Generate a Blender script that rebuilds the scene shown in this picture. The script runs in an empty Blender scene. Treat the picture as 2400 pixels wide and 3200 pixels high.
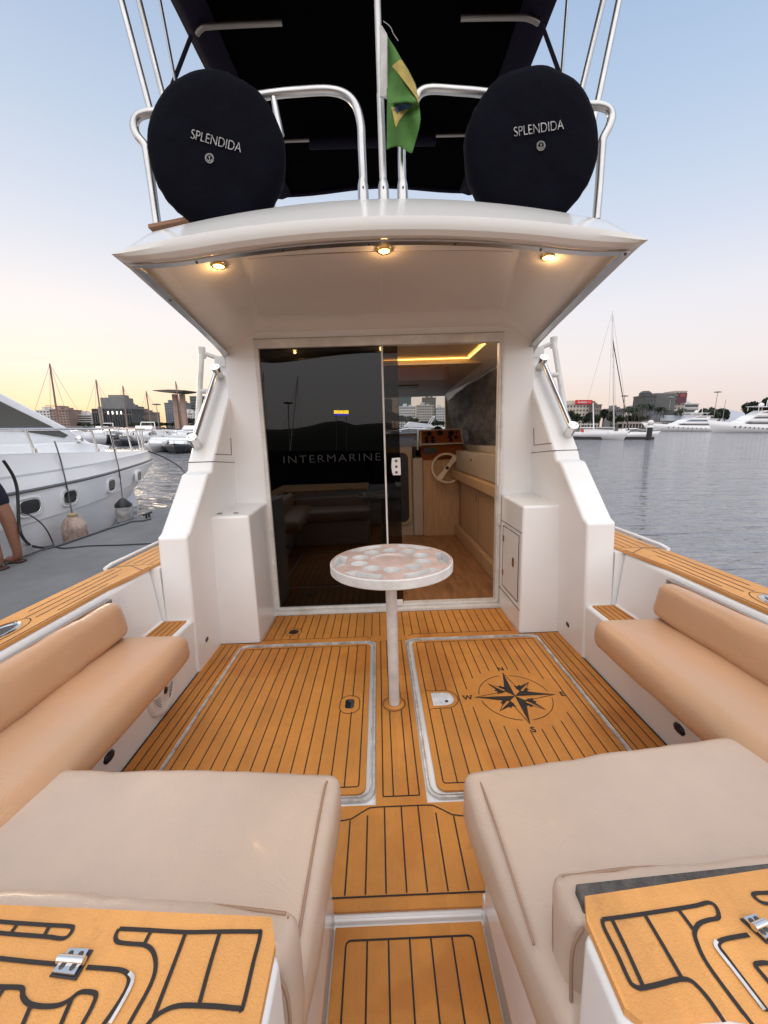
import bpy, bmesh, math, random
from mathutils import Vector, Matrix, Euler, noise
R = math.radians
sc = bpy.context.scene
col = sc.collection
random.seed(11)

# ------------------------------------------------------------------ camera, sky, sun, exposure
FPX, W_, H_ = 1245.0, 2400.0, 3200.0
PITCH, CAM_Z, DECK_Z = 11.88, 1.9, 0.65
cam = bpy.data.cameras.new('camera')
cam.sensor_fit = 'HORIZONTAL'
cam.sensor_width = 36.0
cam.lens = FPX / W_ * 36.0
cam.clip_start = 0.02
cam.clip_end = 9000
camo = bpy.data.objects.new('camera', cam)
camo.location = (0, 0, CAM_Z)
camo.rotation_euler = (R(90 - PITCH), 0, 0)
col.objects.link(camo)
sc.camera = camo

SUN_EL, SUN_AZ = 4.0, -38.0        # azimuth measured from +Y towards +X
world = bpy.data.worlds.new('World')
sc.world = world
world.use_nodes = True
nt = world.node_tree
nt.nodes.clear()
wo = nt.nodes.new('ShaderNodeOutputWorld')
bg = nt.nodes.new('ShaderNodeBackground')
sky = nt.nodes.new('ShaderNodeTexSky')
sky.sky_type = 'NISHITA'
sky.sun_disc = False
sky.sun_elevation = R(SUN_EL)
sky.sun_rotation = R(SUN_AZ)
sky.air_density = 1.2
sky.dust_density = 1.5
sky.ozone_density = 1.5
bg2 = nt.nodes.new('ShaderNodeBackground')
addsh = nt.nodes.new('ShaderNodeAddShader')
tc = nt.nodes.new('ShaderNodeTexCoord')
sep = nt.nodes.new('ShaderNodeSeparateXYZ')
nt.links.new(tc.outputs['Generated'], sep.inputs[0])
def wramp(stops):
    n = nt.nodes.new('ShaderNodeValToRGB')
    e = n.color_ramp.elements
    while len(e) < len(stops): e.new(0.5)
    for i, (p, c) in enumerate(stops):
        e[i].position = p; e[i].color = (*c, 1)
    nt.links.new(sep.outputs['Z'], n.inputs[0])
    return n
# dusk afterglow: warm low band towards the set sun, pale rose elsewhere, blue higher up, zenith whitened to add light from above
warm = wramp([(0.0, (.84, .56, .31)), (0.05, (.84, .66, .47)), (0.11, (.82, .725, .65)), (0.22, (.77, .74, .75)), (0.36, (.60, .64, .73)), (0.50, (.46, .54, .67)), (0.66, (.33, .43, .60)), (0.82, (.75, .82, .95)), (1.0, (1.95, 1.94, 1.95))])
cool = wramp([(0.0, (.65, .54, .52)), (0.06, (.72, .62, .60)), (0.13, (.76, .70, .70)), (0.24, (.71, .70, .75)), (0.36, (.55, .61, .73)), (0.50, (.41, .52, .68)), (0.66, (.29, .41, .61)), (0.82, (.75, .82, .95)), (1.0, (1.95, 1.94, 1.95))])
back = wramp([(0.0, (.85, .79, .78)), (0.10, (1.10, 1.05, 1.04)), (0.30, (1.40, 1.36, 1.37)), (0.60, (1.6, 1.57, 1.58)), (1.0, (1.95, 1.94, 1.95))])
dot = nt.nodes.new('ShaderNodeVectorMath'); dot.operation = 'DOT_PRODUCT'
dot.inputs[1].default_value = (math.sin(R(SUN_AZ)), math.cos(R(SUN_AZ)), 0)
nt.links.new(tc.outputs['Generated'], dot.inputs[0])
mr = nt.nodes.new('ShaderNodeMapRange')
mr.inputs['From Min'].default_value = 0.15
mr.inputs['From Max'].default_value = 0.95
nt.links.new(dot.outputs['Value'], mr.inputs['Value'])
mx_ = nt.nodes.new('ShaderNodeMixRGB')
nt.links.new(mr.outputs[0], mx_.inputs[0])
nt.links.new(cool.outputs[0], mx_.inputs[1])
nt.links.new(warm.outputs[0], mx_.inputs[2])
mrb = nt.nodes.new('ShaderNodeMapRange')      # the sky opposite the sunset, behind the camera, brightened to add light on the cockpit
mrb.inputs['From Min'].default_value = -0.05
mrb.inputs['From Max'].default_value = -0.55
nt.links.new(sep.outputs['Y'], mrb.inputs['Value'])
mx2 = nt.nodes.new('ShaderNodeMixRGB')
nt.links.new(mrb.outputs[0], mx2.inputs[0]); nt.links.new(mx_.outputs[0], mx2.inputs[1]); nt.links.new(back.outputs[0], mx2.inputs[2])
nt.links.new(mx2.outputs[0], bg2.inputs[0])
bg2.inputs[1].default_value = 0.66
nt.links.new(sky.outputs[0], bg.inputs[0])
bg.inputs[1].default_value = 0.004
nt.links.new(bg.outputs[0], addsh.inputs[0])
nt.links.new(bg2.outputs[0], addsh.inputs[1])
nt.links.new(addsh.outputs[0], wo.inputs[0])

sun = bpy.data.lights.new('sun', 'SUN')
sun.energy = 0.5
sun.angle = R(14)
sun.color = (1.0, .78, .55)
suno = bpy.data.objects.new('sun', sun)
sd = Vector((math.sin(R(SUN_AZ)) * math.cos(R(SUN_EL)), math.cos(R(SUN_AZ)) * math.cos(R(SUN_EL)), math.sin(R(SUN_EL))))
suno.rotation_euler = sd.to_track_quat('Z', 'Y').to_euler()
suno.location = (0, 0, 60)
col.objects.link(suno)
sc.view_settings.view_transform = 'Standard'
sc.view_settings.look = 'None'
sc.view_settings.gamma = 1
sc.view_settings.exposure = 0.86
sc.cycles.max_bounces = 8
sc.cycles.transparent_max_bounces = 12
sc.cycles.sample_clamp_indirect = 3.0
sc.cycles.caustics_reflective = False
sc.cycles.caustics_refractive = False

# ------------------------------------------------------------------ frames: the boat sits a little rolled and trimmed in the water
def norm(v): return Vector(v).normalized()
_a = norm((1179 - 1200, -(1377 - 1600), -FPX))
_d = norm((1430 - 1200, -(8800 - 1600), -FPX))
_z = -_d; _z = (_z - _a * _z.dot(_a)).normalized(); _x = _a.cross(_z)
Mb = Matrix((_x, _a, _z))                       # camera space -> boat space
Rw = Euler((R(90 - PITCH), 0, 0)).to_matrix()   # camera space -> world
BCAM = Vector((0, 0, 1.25))
WCAM = Vector((0, 0, CAM_Z))
T_BOAT = Matrix.Translation(WCAM) @ (Rw @ Mb.transposed()).to_4x4() @ Matrix.Translation(-BCAM)
ZM = {'d': (0, 0, 2400 / 1659), 'a': (300, 0, 1 / 1.659), 'b': (1200, 0, 1 / 1.659), 'c': (300, 600, 1 / 1.659), 'e': (1200, 600, 1 / 1.659),
      'l': (0, 1100, 700 / 1659), 'm': (700, 1000, 1 / 1.659), 'r': (1500, 900, 900 / 1659), 'k': (0, 1500, 700 / 1659),
      '1': (400, 1800, 900 / 1659), '2': (1200, 1800, 1200 / 1659), '3': (0, 2300, 1200 / 1659), '4': (1200, 2300, 1200 / 1659), 'f': (0, 0, 1),
      'i': (1180, 1040, 420 / 1659), 'j': (1180, 1400, 420 / 1659), 'g': (780, 1050, 460 / 1659), 't': (1000, 1660, 460 / 1659),
      'L': (0, 1120, 640 / 1659), 'R': (1720, 1140, 680 / 1659), 'n': (0, 1380, 520 / 1659), 'v': (1140, 60, 220 / 1106), 'p': (560, 1060, 200 / 1106)}
def _ray(zm, px, py, M):
    ox, oy, s = ZM[zm]
    return M @ Vector((ox + px * s - 1200, -(oy + py * s - 1600), -FPX))
def _hit(d, o, x=None, y=None, z=None):
    i, v = (0, x) if x is not None else (1, y) if y is not None else (2, z)
    return o + d * ((v - o[i]) / d[i])
def bp(zm, px, py, **k): return _hit(_ray(zm, px, py, Mb), BCAM, **k)     # measured point of the boat
def wp(zm, px, py, **k): return _hit(_ray(zm, px, py, Rw), WCAM, **k)     # measured point of the world

# ------------------------------------------------------------------ materials
MATS = {}
def mat(name, base, rough=0.5, metal=0.0, var=0.0, vscale=4.0, bump=0.0, bscale=60.0, coat=0.0, emit=None, estr=0.0, spec=0.5, rvar=0.0, tint=None, stretch=None, sheen=0.0, det=8, lo=.32):
    if name in MATS: return MATS[name]
    m = bpy.data.materials.new(name); m.use_nodes = True
    n = m.node_tree; b = n.nodes['Principled BSDF']
    b.inputs['Base Color'].default_value = (*base, 1)
    b.inputs['Roughness'].default_value = rough
    b.inputs['Metallic'].default_value = metal
    b.inputs['Specular IOR Level'].default_value = spec
    if coat: b.inputs['Coat Weight'].default_value = coat; b.inputs['Coat Roughness'].default_value = .08
    if sheen: b.inputs['Sheen Weight'].default_value = sheen
    if emit: b.inputs['Emission Color'].default_value = (*emit, 1); b.inputs['Emission Strength'].default_value = estr
    if var or bump or rvar:
        t = n.nodes.new('ShaderNodeTexCoord'); src = t.outputs['Object']
        if stretch:
            mp = n.nodes.new('ShaderNodeMapping'); mp.inputs['Scale'].default_value = stretch
            n.links.new(src, mp.inputs[0]); src = mp.outputs[0]
    if var:
        a = n.nodes.new('ShaderNodeTexNoise'); a.inputs['Scale'].default_value = vscale; a.inputs['Detail'].default_value = det; a.inputs['Roughness'].default_value = .65
        n.links.new(src, a.inputs['Vector'])
        r = n.nodes.new('ShaderNodeMapRange'); r.inputs['From Min'].default_value = lo; r.inputs['From Max'].default_value = 1 - lo
        n.links.new(a.outputs['Fac'], r.inputs['Value'])
        c = n.nodes.new('ShaderNodeMixRGB')
        tt = tint or tuple(v * (1 - var) for v in base)
        c.inputs[1].default_value = (*tt, 1)
        c.inputs[2].default_value = (*[min(1, v * (1 + var * .5)) for v in base], 1)
        n.links.new(r.outputs[0], c.inputs[0]); n.links.new(c.outputs[0], b.inputs['Base Color'])
    if rvar:
        a2 = n.nodes.new('ShaderNodeTexNoise'); a2.inputs['Scale'].default_value = vscale * 1.7; a2.inputs['Detail'].default_value = 6
        n.links.new(src, a2.inputs['Vector'])
        r2 = n.nodes.new('ShaderNodeMapRange'); r2.inputs['To Min'].default_value = max(.02, rough - rvar); r2.inputs['To Max'].default_value = rough + rvar
        n.links.new(a2.outputs['Fac'], r2.inputs['Value']); n.links.new(r2.outputs[0], b.inputs['Roughness'])
    if bump:
        a3 = n.nodes.new('ShaderNodeTexNoise'); a3.inputs['Scale'].default_value = bscale; a3.inputs['Detail'].default_value = 5
        n.links.new(src, a3.inputs['Vector'])
        bu = n.nodes.new('ShaderNodeBump'); bu.inputs['Strength'].default_value = bump; bu.inputs['Distance'].default_value = .01
        n.links.new(a3.outputs['Fac'], bu.inputs['Height']); n.links.new(bu.outputs[0], b.inputs['Normal'])
    MATS[name] = m
    return m
gel = mat('gelcoat', (.86, .855, .85), .16, var=.03, vscale=2.2, tint=(.80, .79, .775), det=3, lo=.2, bump=.03, bscale=5)
gelroof = mat('gelcoat_roof', (.76, .74, .71), .16, var=.04, vscale=1.6, det=3, lo=.2, bump=.06, bscale=4)
gelrough = mat('gelcoat_nonskid', (.74, .73, .70), .5, var=.08, vscale=6, bump=.2, bscale=300)
trimw = mat('white_trim', (.74, .72, .69), .3, var=.10, vscale=8, tint=(.55, .52, .48))
steel = mat('polished_steel', (.72, .70, .68), .16, 1.0, rvar=.08, vscale=5)
alu = mat('brushed_aluminium', (.56, .55, .545), .32, .9, var=.12, vscale=7, rvar=.12)
alud = mat('deck_trim_aluminium', (.80, .79, .78), .4, .35, var=.30, vscale=16, tint=(.42, .38, .34))
black = mat('black_rubber', (.012, .012, .014), .5)
caulk = mat('caulking', (.018, .012, .010), .6)
screw = mat('screw_heads', (.10, .09, .08), .4, .6)
fabric = mat('black_canvas', (.0022, .0024, .0065), .95, spec=.12, bump=.5, bscale=25, var=.3, vscale=9)
canopym = mat('canopy_canvas', (.0015, .0013, .002), .95, spec=.02, bump=.3, bscale=8)
canopyedge = mat('canopy_sleeve', (.012, .009, .018), .85, spec=.1, bump=.3, bscale=14)
def teakmat(name, base, stain, rough=.62):
    m = mat(name, base, rough, var=.16, vscale=5, bump=.25, bscale=420, rvar=.06)
    n = m.node_tree; b = n.nodes['Principled BSDF']
    src = b.inputs['Base Color'].links[0].from_socket
    t = n.nodes.new('ShaderNodeTexCoord')
    v = n.nodes.new('ShaderNodeTexNoise'); v.inputs['Scale'].default_value = 2.1; v.inputs['Detail'].default_value = 3; v.inputs['Distortion'].default_value = .8
    n.links.new(t.outputs['Object'], v.inputs['Vector'])
    r = n.nodes.new('ShaderNodeMapRange'); r.inputs['From Min'].default_value = .54; r.inputs['From Max'].default_value = .60
    r.inputs['To Max'].default_value = stain
    n.links.new(v.outputs['Fac'], r.inputs['Value'])
    c = n.nodes.new('ShaderNodeMixRGB'); c.blend_type = 'MULTIPLY'
    c.inputs[2].default_value = (.78, .60, .42, 1)
    n.links.new(r.outputs[0], c.inputs[0]); n.links.new(src, c.inputs[1])
    s = n.nodes.new('ShaderNodeTexNoise'); s.inputs['Scale'].default_value = 11; s.inputs['Detail'].default_value = 9; s.inputs['Roughness'].default_value = .8
    n.links.new(t.outputs['Object'], s.inputs['Vector'])
    r2 = n.nodes.new('ShaderNodeMapRange'); r2.inputs['From Min'].default_value = .60; r2.inputs['From Max'].default_value = .74; r2.inputs['To Max'].default_value = .45
    n.links.new(s.outputs['Fac'], r2.inputs['Value'])
    c2 = n.nodes.new('ShaderNodeMixRGB'); c2.inputs[2].default_value = (.16, .07, .03, 1)
    n.links.new(r2.outputs[0], c2.inputs[0]); n.links.new(c.outputs[0], c2.inputs[1])
    f = n.nodes.new('ShaderNodeTexNoise'); f.inputs['Scale'].default_value = 700; f.inputs['Detail'].default_value = 2
    n.links.new(t.outputs['Object'], f.inputs['Vector'])
    r3 = n.nodes.new('ShaderNodeMapRange'); r3.inputs['To Min'].default_value = .92; r3.inputs['To Max'].default_value = 1.08
    n.links.new(f.outputs['Fac'], r3.inputs['Value'])
    c3 = n.nodes.new('ShaderNodeMixRGB'); c3.blend_type = 'MULTIPLY'; c3.inputs[0].default_value = 1
    n.links.new(c2.outputs[0], c3.inputs[1]); n.links.new(r3.outputs[0], c3.inputs[2])
    sx = n.nodes.new('ShaderNodeSeparateXYZ'); n.links.new(t.outputs['Object'], sx.inputs[0])
    dv = n.nodes.new('ShaderNodeMath'); dv.operation = 'DIVIDE'; dv.inputs[1].default_value = .0535; n.links.new(sx.outputs[0], dv.inputs[0])
    fl = n.nodes.new('ShaderNodeMath'); fl.operation = 'FLOOR'; n.links.new(dv.outputs[0], fl.inputs[0])
    wn = n.nodes.new('ShaderNodeTexWhiteNoise'); wn.noise_dimensions = '1D'; n.links.new(fl.outputs[0], wn.inputs['W'])
    mpp = n.nodes.new('ShaderNodeMapping'); mpp.inputs['Scale'].default_value = (70, 2.5, 1); n.links.new(t.outputs['Object'], mpp.inputs[0])
    gn = n.nodes.new('ShaderNodeTexNoise'); gn.inputs['Scale'].default_value = 1.6; gn.inputs['Detail'].default_value = 4; n.links.new(mpp.outputs[0], gn.inputs['Vector'])
    ad = n.nodes.new('ShaderNodeMath'); ad.operation = 'ADD'; n.links.new(wn.outputs[0], ad.inputs[0]); n.links.new(gn.outputs['Fac'], ad.inputs[1])
    r4 = n.nodes.new('ShaderNodeMapRange'); r4.inputs['From Max'].default_value = 1.6; r4.inputs['To Min'].default_value = .90; r4.inputs['To Max'].default_value = 1.10
    n.links.new(ad.outputs[0], r4.inputs['Value'])
    c4 = n.nodes.new('ShaderNodeMixRGB'); c4.blend_type = 'MULTIPLY'; c4.inputs[0].default_value = 1
    n.links.new(c3.outputs[0], c4.inputs[1]); n.links.new(r4.outputs[0], c4.inputs[2])
    n.links.new(c4.outputs[0], b.inputs['Base Color'])
    return m
teak = teakmat('teak_foam_deck', (.590, .235, .042), .40)
teak2 = teakmat('teak_foam_pad', (.70, .325, .092), .15)
vinyl = mat('tan_vinyl', (.60, .335, .185), .34, coat=.2, var=.08, vscale=2.5, bump=.10, bscale=260, rvar=.08, tint=(.54, .34, .21))
vinyl2 = mat('tan_vinyl_aft', (.62, .46, .345), .36, coat=.15, var=.07, vscale=2.5, bump=.10, bscale=260, rvar=.08, tint=(.54, .41, .32))
def creases(m):
    n = m.node_tree; b = n.nodes['Principled BSDF']; old = b.inputs['Normal'].links[0].from_socket
    t = n.nodes.new('ShaderNodeTexCoord'); w1 = n.nodes.new('ShaderNodeTexNoise'); w1.inputs['Scale'].default_value = 5.5; w1.inputs['Detail'].default_value = 4; w1.inputs['Distortion'].default_value = 1.4
    n.links.new(t.outputs['Object'], w1.inputs['Vector'])
    s1 = n.nodes.new('ShaderNodeMath'); s1.operation = 'SUBTRACT'; s1.inputs[1].default_value = .5; n.links.new(w1.outputs['Fac'], s1.inputs[0])
    s2 = n.nodes.new('ShaderNodeMath'); s2.operation = 'ABSOLUTE'; n.links.new(s1.outputs[0], s2.inputs[0])
    s3 = n.nodes.new('ShaderNodeMapRange'); s3.inputs['From Max'].default_value = .035; n.links.new(s2.outputs[0], s3.inputs['Value'])
    bu = n.nodes.new('ShaderNodeBump'); bu.inputs['Strength'].default_value = .10; bu.inputs['Distance'].default_value = .004
    n.links.new(s3.outputs[0], bu.inputs['Height']); n.links.new(old, bu.inputs['Normal']); n.links.new(bu.outputs[0], b.inputs['Normal'])
creases(vinyl); creases(vinyl2)
piping = mat('vinyl_piping', (.36, .22, .14), .5)
velcro = mat('grey_velcro', (.13, .115, .105), .95, var=.4, vscale=60, bump=.6, bscale=200)
tabw = mat('table_plastic', (.72, .70, .68), .38, var=.14, vscale=9, tint=(.52, .50, .48), rvar=.1)
tabp = mat('table_top_plastic', (.62, .45, .39), .42, var=.22, vscale=7, tint=(.42, .30, .24))
woodf = mat('cabin_floor_wood', (.33, .16, .07), .35, var=.45, vscale=3, stretch=(6, 1, 1), rvar=.1)
woodp = mat('cabin_panel_wood', (.50, .31, .17), .55, var=.2, vscale=3, stretch=(14, 14, 1))
woodr = mat('gauge_panel_wood', (.25, .07, .022), .3, var=.3, vscale=5, stretch=(1, 8, 8))
wooda = mat('overhead_amber_wood', (.55, .24, .05), .4, var=.15, vscale=4)
cream = mat('cabin_cream_lining', (.50, .42, .34), .6, var=.12, vscale=3)
creamd = mat('cabin_leather_dark', (.10, .07, .05), .5, var=.2)
dashtop = mat('dash_cover', (.36, .36, .42), .7)
curtain = mat('window_cover_cloth', (.13, .12, .13), .8, var=.6, vscale=5, bump=.8, bscale=6, stretch=(1, 1, 3))
gauge = mat('gauge_black', (.01, .01, .012), .3)
whitep = mat('white_plastic', (.78, .76, .74), .35, var=.06, vscale=6)
wheelm = mat('steering_rim', (.62, .52, .42), .4)
letters = mat('stitched_letters', (.62, .60, .56), .8, bump=.5, bscale=400, var=.5, vscale=120, tint=(.08, .08, .10))
lettersf = mat('worn_stitched_letters', (.50, .49, .47), .8, var=.95, vscale=34, tint=(.008, .008, .012))
etched = mat('etched_letters', (.012, .0115, .0115), .4)
lampw = mat('warm_lamp', (1, .8, .4), .4, emit=(1.0, .50, .07), estr=5.0)
lampc = mat('lamp_core', (1, .9, .6), .4, emit=(1.0, .80, .34), estr=9.0)
ledm = mat('led_strip', (1, .6, .2), .4, emit=(1.0, .50, .10), estr=3.4)
glassd = bpy.data.materials.new('tinted_glass')
def glassmat(m, tint, ior, rough=0.0):
    m.use_nodes = True; n = m.node_tree; n.nodes.clear()
    o = n.nodes.new('ShaderNodeOutputMaterial'); mx = n.nodes.new('ShaderNodeMixShader')
    t = n.nodes.new('ShaderNodeBsdfTransparent'); t.inputs[0].default_value = (*tint, 1)
    g = n.nodes.new('ShaderNodeBsdfGlossy'); g.inputs['Roughness'].default_value = rough
    f = n.nodes.new('ShaderNodeFresnel'); f.inputs[0].default_value = ior
    n.links.new(f.outputs[0], mx.inputs[0]); n.links.new(t.outputs[0], mx.inputs[1]); n.links.new(g.outputs[0], mx.inputs[2]); n.links.new(mx.outputs[0], o.inputs[0])
    return m
glassmat(glassd, (.06, .052, .05), 1.52)
glasss = glassmat(bpy.data.materials.new('tinted_sliding_glass'), (.36, .33, .32), 1.35)
glassc = glassmat(bpy.data.materials.new('clear_glass'), (.80, .82, .84), 1.35)
winglass = mat('far_window_glass', (.03, .035, .045), .12, spec=.8)
hullw = mat('far_hull_white', (.78, .77, .77), .25)
hulld = mat('far_hull_navy', (.012, .014, .022), .25)
hullg = mat('neighbour_gelcoat', (.92, .92, .93), .22, var=.04, vscale=1.5, rvar=.08)
conc = mat('dock_concrete', (.17, .172, .178), .85, var=.22, vscale=1.3, bump=.5, bscale=70)
leaf = mat('leaves_dark', (.028, .040, .020), .8, var=.5, vscale=.4)
leaf2 = mat('leaves_green', (.045, .065, .028), .8, var=.5, vscale=.4)
bark = mat('bark', (.10, .075, .055), .9, var=.3, vscale=1)
rope = mat('grey_rope', (.10, .10, .105), .9, bump=.6, bscale=200)
ropeb = mat('black_hose', (.02, .02, .022), .5)
skin = mat('tanned_skin', (.30, .135, .085), .5, var=.12, vscale=12)
navy = mat('navy_shorts', (.010, .011, .028), .85, bump=.5, bscale=30)
seaw = mat('seawall_stone', (.20, .17, .15), .9, var=.3, vscale=.3, bump=.5, bscale=2)
land = mat('shore_ground', (.14, .13, .11), .95, var=.3, vscale=.02)
polem = mat('street_pole_grey', (.30, .29, .30), .6)

# ------------------------------------------------------------------ mesh helpers
class MB:
    def __init__(s): s.v = []; s.f = []; s.m = []; s.s = []
    def add(s, vs, fs, mi=0, sm=False):
        o = len(s.v); s.v += [Vector(v) for v in vs]
        for f in fs: s.f.append([i + o for i in f]); s.m.append(mi); s.s.append(sm)
        return s
    def box(s, x0, x1, y0, y1, z0, z1, mi=0):
        return s.add([(x0, y0, z0), (x1, y0, z0), (x1, y1, z0), (x0, y1, z0), (x0, y0, z1), (x1, y0, z1), (x1, y1, z1), (x0, y1, z1)],
                     [(3, 2, 1, 0), (4, 5, 6, 7), (0, 1, 5, 4), (1, 2, 6, 5), (2, 3, 7, 6), (3, 0, 4, 7)], mi)
    def rings(s, rs, mi=0, sm=True, caps=True, close=True):
        n = len(rs[0]); vs = [p for r in rs for p in r]; fs = []
        for i in range(len(rs) - 1):
            for j in range(n if close else n - 1):
                k = (j + 1) % n
                fs.append((i * n + j, i * n + k, (i + 1) * n + k, (i + 1) * n + j))
        s.add(vs, fs, mi, sm)
        if caps and close:
            s.add(rs[0], [tuple(range(n - 1, -1, -1))], mi); s.add(rs[-1], [tuple(range(n))], mi)
        return s
    def tube(s, pts, r, mi=0, n=10, caps=True, closed=False):
        pts = [Vector(p) for p in pts]; N = len(pts)
        rr = r if isinstance(r, (list, tuple)) else [r] * N
        rs = []; u = None
        for i, p in enumerate(pts):
            if closed: d = pts[(i + 1) % N] - pts[i - 1]
            else: d = pts[min(i + 1, N - 1)] - pts[max(i - 1, 0)]
            if d.length < 1e-9: d = Vector((0, 0, 1))
            d.normalize()
            if u is None: u = d.orthogonal().normalized()
            else: u = (u - d * u.dot(d)).normalized()
            w = d.cross(u)
            rs.append([p + (u * math.cos(a) + w * math.sin(a)) * rr[i] for a in [2 * math.pi * k / n for k in range(n)]])
        if closed: rs.append(rs[0])
        return s.rings(rs, mi, True, caps and not closed)
    def prism(s, poly, ax, a0, a1, mi=0):
        def P(p, a): return {'x': (a, p[0], p[1]), 'y': (p[0], a, p[1]), 'z': (p[0], p[1], a)}[ax]
        n = len(poly); vs = [P(p, a0) for p in poly] + [P(p, a1) for p in poly]
        fs = [tuple(range(n)), tuple(range(2 * n - 1, n - 1, -1))] + [(i, i + n, (i + 1) % n + n, (i + 1) % n) for i in range(n)]
        return s.add(vs, fs, mi)
    def lathe(s, prof, c, ax='z', n=24, mi=0, sm=True):
        c = Vector(c); rs = []
        for r, h in prof:
            rs.append([c + {'z': Vector((r * math.cos(a), r * math.sin(a), h)), 'y': Vector((r * math.cos(a), h, r * math.sin(a))), 'x': Vector((h, r * math.cos(a), r * math.sin(a)))}[ax] for a in [2 * math.pi * k / n for k in range(n)]])
        return s.rings(rs, mi, sm, True)
    def ribbon(s, path, w, z, mi=1, closed=False):
        p = [Vector((q[0], q[1])) for q in path]; N = len(p)
        if N < 2: return s
        vs = []
        for i in range(N):
            if closed: d = p[(i + 1) % N] - p[i - 1]
            else: d = p[min(i + 1, N - 1)] - p[max(i - 1, 0)]
            if d.length < 1e-9: d = Vector((1, 0))
            d.normalize(); nn = Vector((-d.y, d.x)) * w / 2
            zz = z(p[i].x, p[i].y) if callable(z) else z
            vs += [(p[i].x - nn.x, p[i].y - nn.y, zz), (p[i].x + nn.x, p[i].y + nn.y, zz)]
        fs = [(2 * i, 2 * i + 2, 2 * i + 3, 2 * i + 1) for i in range(N - 1)]
        if closed: fs.append((2 * N - 2, 0, 1, 2 * N - 1))
        return s.add(vs, fs, mi)
    def grid(s, fn, nu, nv, mi=0, sm=True):
        vs = [fn(i / nu, j / nv) for i in range(nu + 1) for j in range(nv + 1)]
        fs = [(i * (nv + 1) + j, (i + 1) * (nv + 1) + j, (i + 1) * (nv + 1) + j + 1, i * (nv + 1) + j + 1) for i in range(nu) for j in range(nv)]
        return s.add(vs, fs, mi, sm)
    def cushion(s, c, dims, r=.03, bulge=.01, wr=.003, seed=0, rot=None, seg=.05, bz=1.0):
        c = Vector(c); h = Vector(dims) / 2
        def axis(L, r):
            a = [-L + r * (1 - math.cos(t * math.pi / 8)) for t in range(5)]
            k = max(2, int((2 * L - 2 * r) / seg))
            a += [-L + r + (2 * L - 2 * r) * t / k for t in range(1, k)]
            return a + [-v for v in a[4::-1]]
        A = [axis(h[i], min(r, h[i] * .98)) for i in range(3)]
        rr = [min(r, h[i] * .98) for i in range(3)]
        rm = min(rr)
        idx = {}
        def vert(i, j, k):
            key = (i, j, k)
            if key in idx: return idx[key]
            p = Vector((A[0][i], A[1][j], A[2][k]))
            q = Vector([max(-(h[t] - rm), min(h[t] - rm, p[t])) for t in range(3)])
            d = p - q
            if d.length > 1e-9:
                m = max(abs(x) for x in d)
                p = q + d.normalized() * rm * (m / rm if m < rm else 1)
            fx = max(0, 1 - abs(p.x / h.x) ** 3); fy = max(0, 1 - abs(p.y / h.y) ** 3); fz = max(0, 1 - abs(p.z / h.z) ** 3)
            p.z += math.copysign(1, p.z) * bulge * bz * fx * fy * (abs(p.z) / h.z)
            p.x += math.copysign(1, p.x) * bulge * .6 * fz * fy * (abs(p.x) / h.x)
            p.y += math.copysign(1, p.y) * bulge * .6 * fz * fx * (abs(p.y) / h.y)
            nv = noise.noise_vector((p + Vector((seed * 7.1, seed * 3.3, 0))) * 7) * wr + noise.noise_vector((p + Vector((seed, 0, 9))) * 22) * wr * .5
            p += nv
            if rot: p = rot @ p
            s.v.append(c + p); idx[key] = len(s.v) - 1
            return idx[key]
        n = [len(a) - 1 for a in A]
        def face(a, b, c_, d): s.f.append([a, b, c_, d]); s.m.append(0); s.s.append(True)
        for k in (0, n[2]):
            for i in range(n[0]):
                for j in range(n[1]): face(vert(i, j, k), vert(i + 1, j, k), vert(i + 1, j + 1, k), vert(i, j + 1, k))
        for j in (0, n[1]):
            for i in range(n[0]):
                for k in range(n[2]): face(vert(i, j, k), vert(i + 1, j, k), vert(i + 1, j, k + 1), vert(i, j, k + 1))
        for i in (0, n[0]):
            for j in range(n[1]):
                for k in range(n[2]): face(vert(i, j, k), vert(i, j + 1, k), vert(i, j + 1, k + 1), vert(i, j, k + 1))
        return s
    def build(s, name, mats, parent=None, base=None, bevel=0, seg=2, flat=False, recalc=True, weld=False):
        if not isinstance(mats, (list, tuple)): mats = [mats]
        b = Vector(base) if base is not None else (ORG[parent.name] if parent else Vector((0, 0, 0)))
        me = bpy.data.meshes.new(name)
        me.from_pydata([tuple(v - b) for v in s.v], [], s.f)
        for m in mats: me.materials.append(m)
        me.polygons.foreach_set('material_index', s.m)
        me.polygons.foreach_set('use_smooth', [bool(x) and not flat for x in s.s])
        if recalc:
            bm = bmesh.new(); bm.from_mesh(me)
            if weld: bmesh.ops.remove_doubles(bm, verts=bm.verts, dist=1e-5)
            bmesh.ops.recalc_face_normals(bm, faces=bm.faces); bm.to_mesh(me); bm.free()
        me.update()
        o = bpy.data.objects.new(name, me); col.objects.link(o)
        ORG[o.name] = b
        if parent: o.parent = parent
        else: o.location = b
        if bevel:
            m = o.modifiers.new('bevel', 'BEVEL'); m.width = bevel; m.segments = seg; m.limit_method = 'ANGLE'; m.angle_limit = R(35)
            for p in me.polygons: p.use_smooth = True
            w = o.modifiers.new('wn', 'WEIGHTED_NORMAL'); w.keep_sharp = False
        return o
ORG = {}
BOAT = []
def tag(o, label=None, cat=None, group=None, kind=None):
    if label: o['label'] = label
    if cat: o['category'] = cat
    if group: o['group'] = group
    if kind: o['kind'] = kind
    return o
def thing(name, base, label, cat, group=None, boat=False):
    o = bpy.data.objects.new(name, None); col.objects.link(o); o.empty_display_size = .2
    o.location = base; ORG[o.name] = Vector(base)
    if boat: BOAT.append(o)
    return tag(o, label, cat, group)
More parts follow.
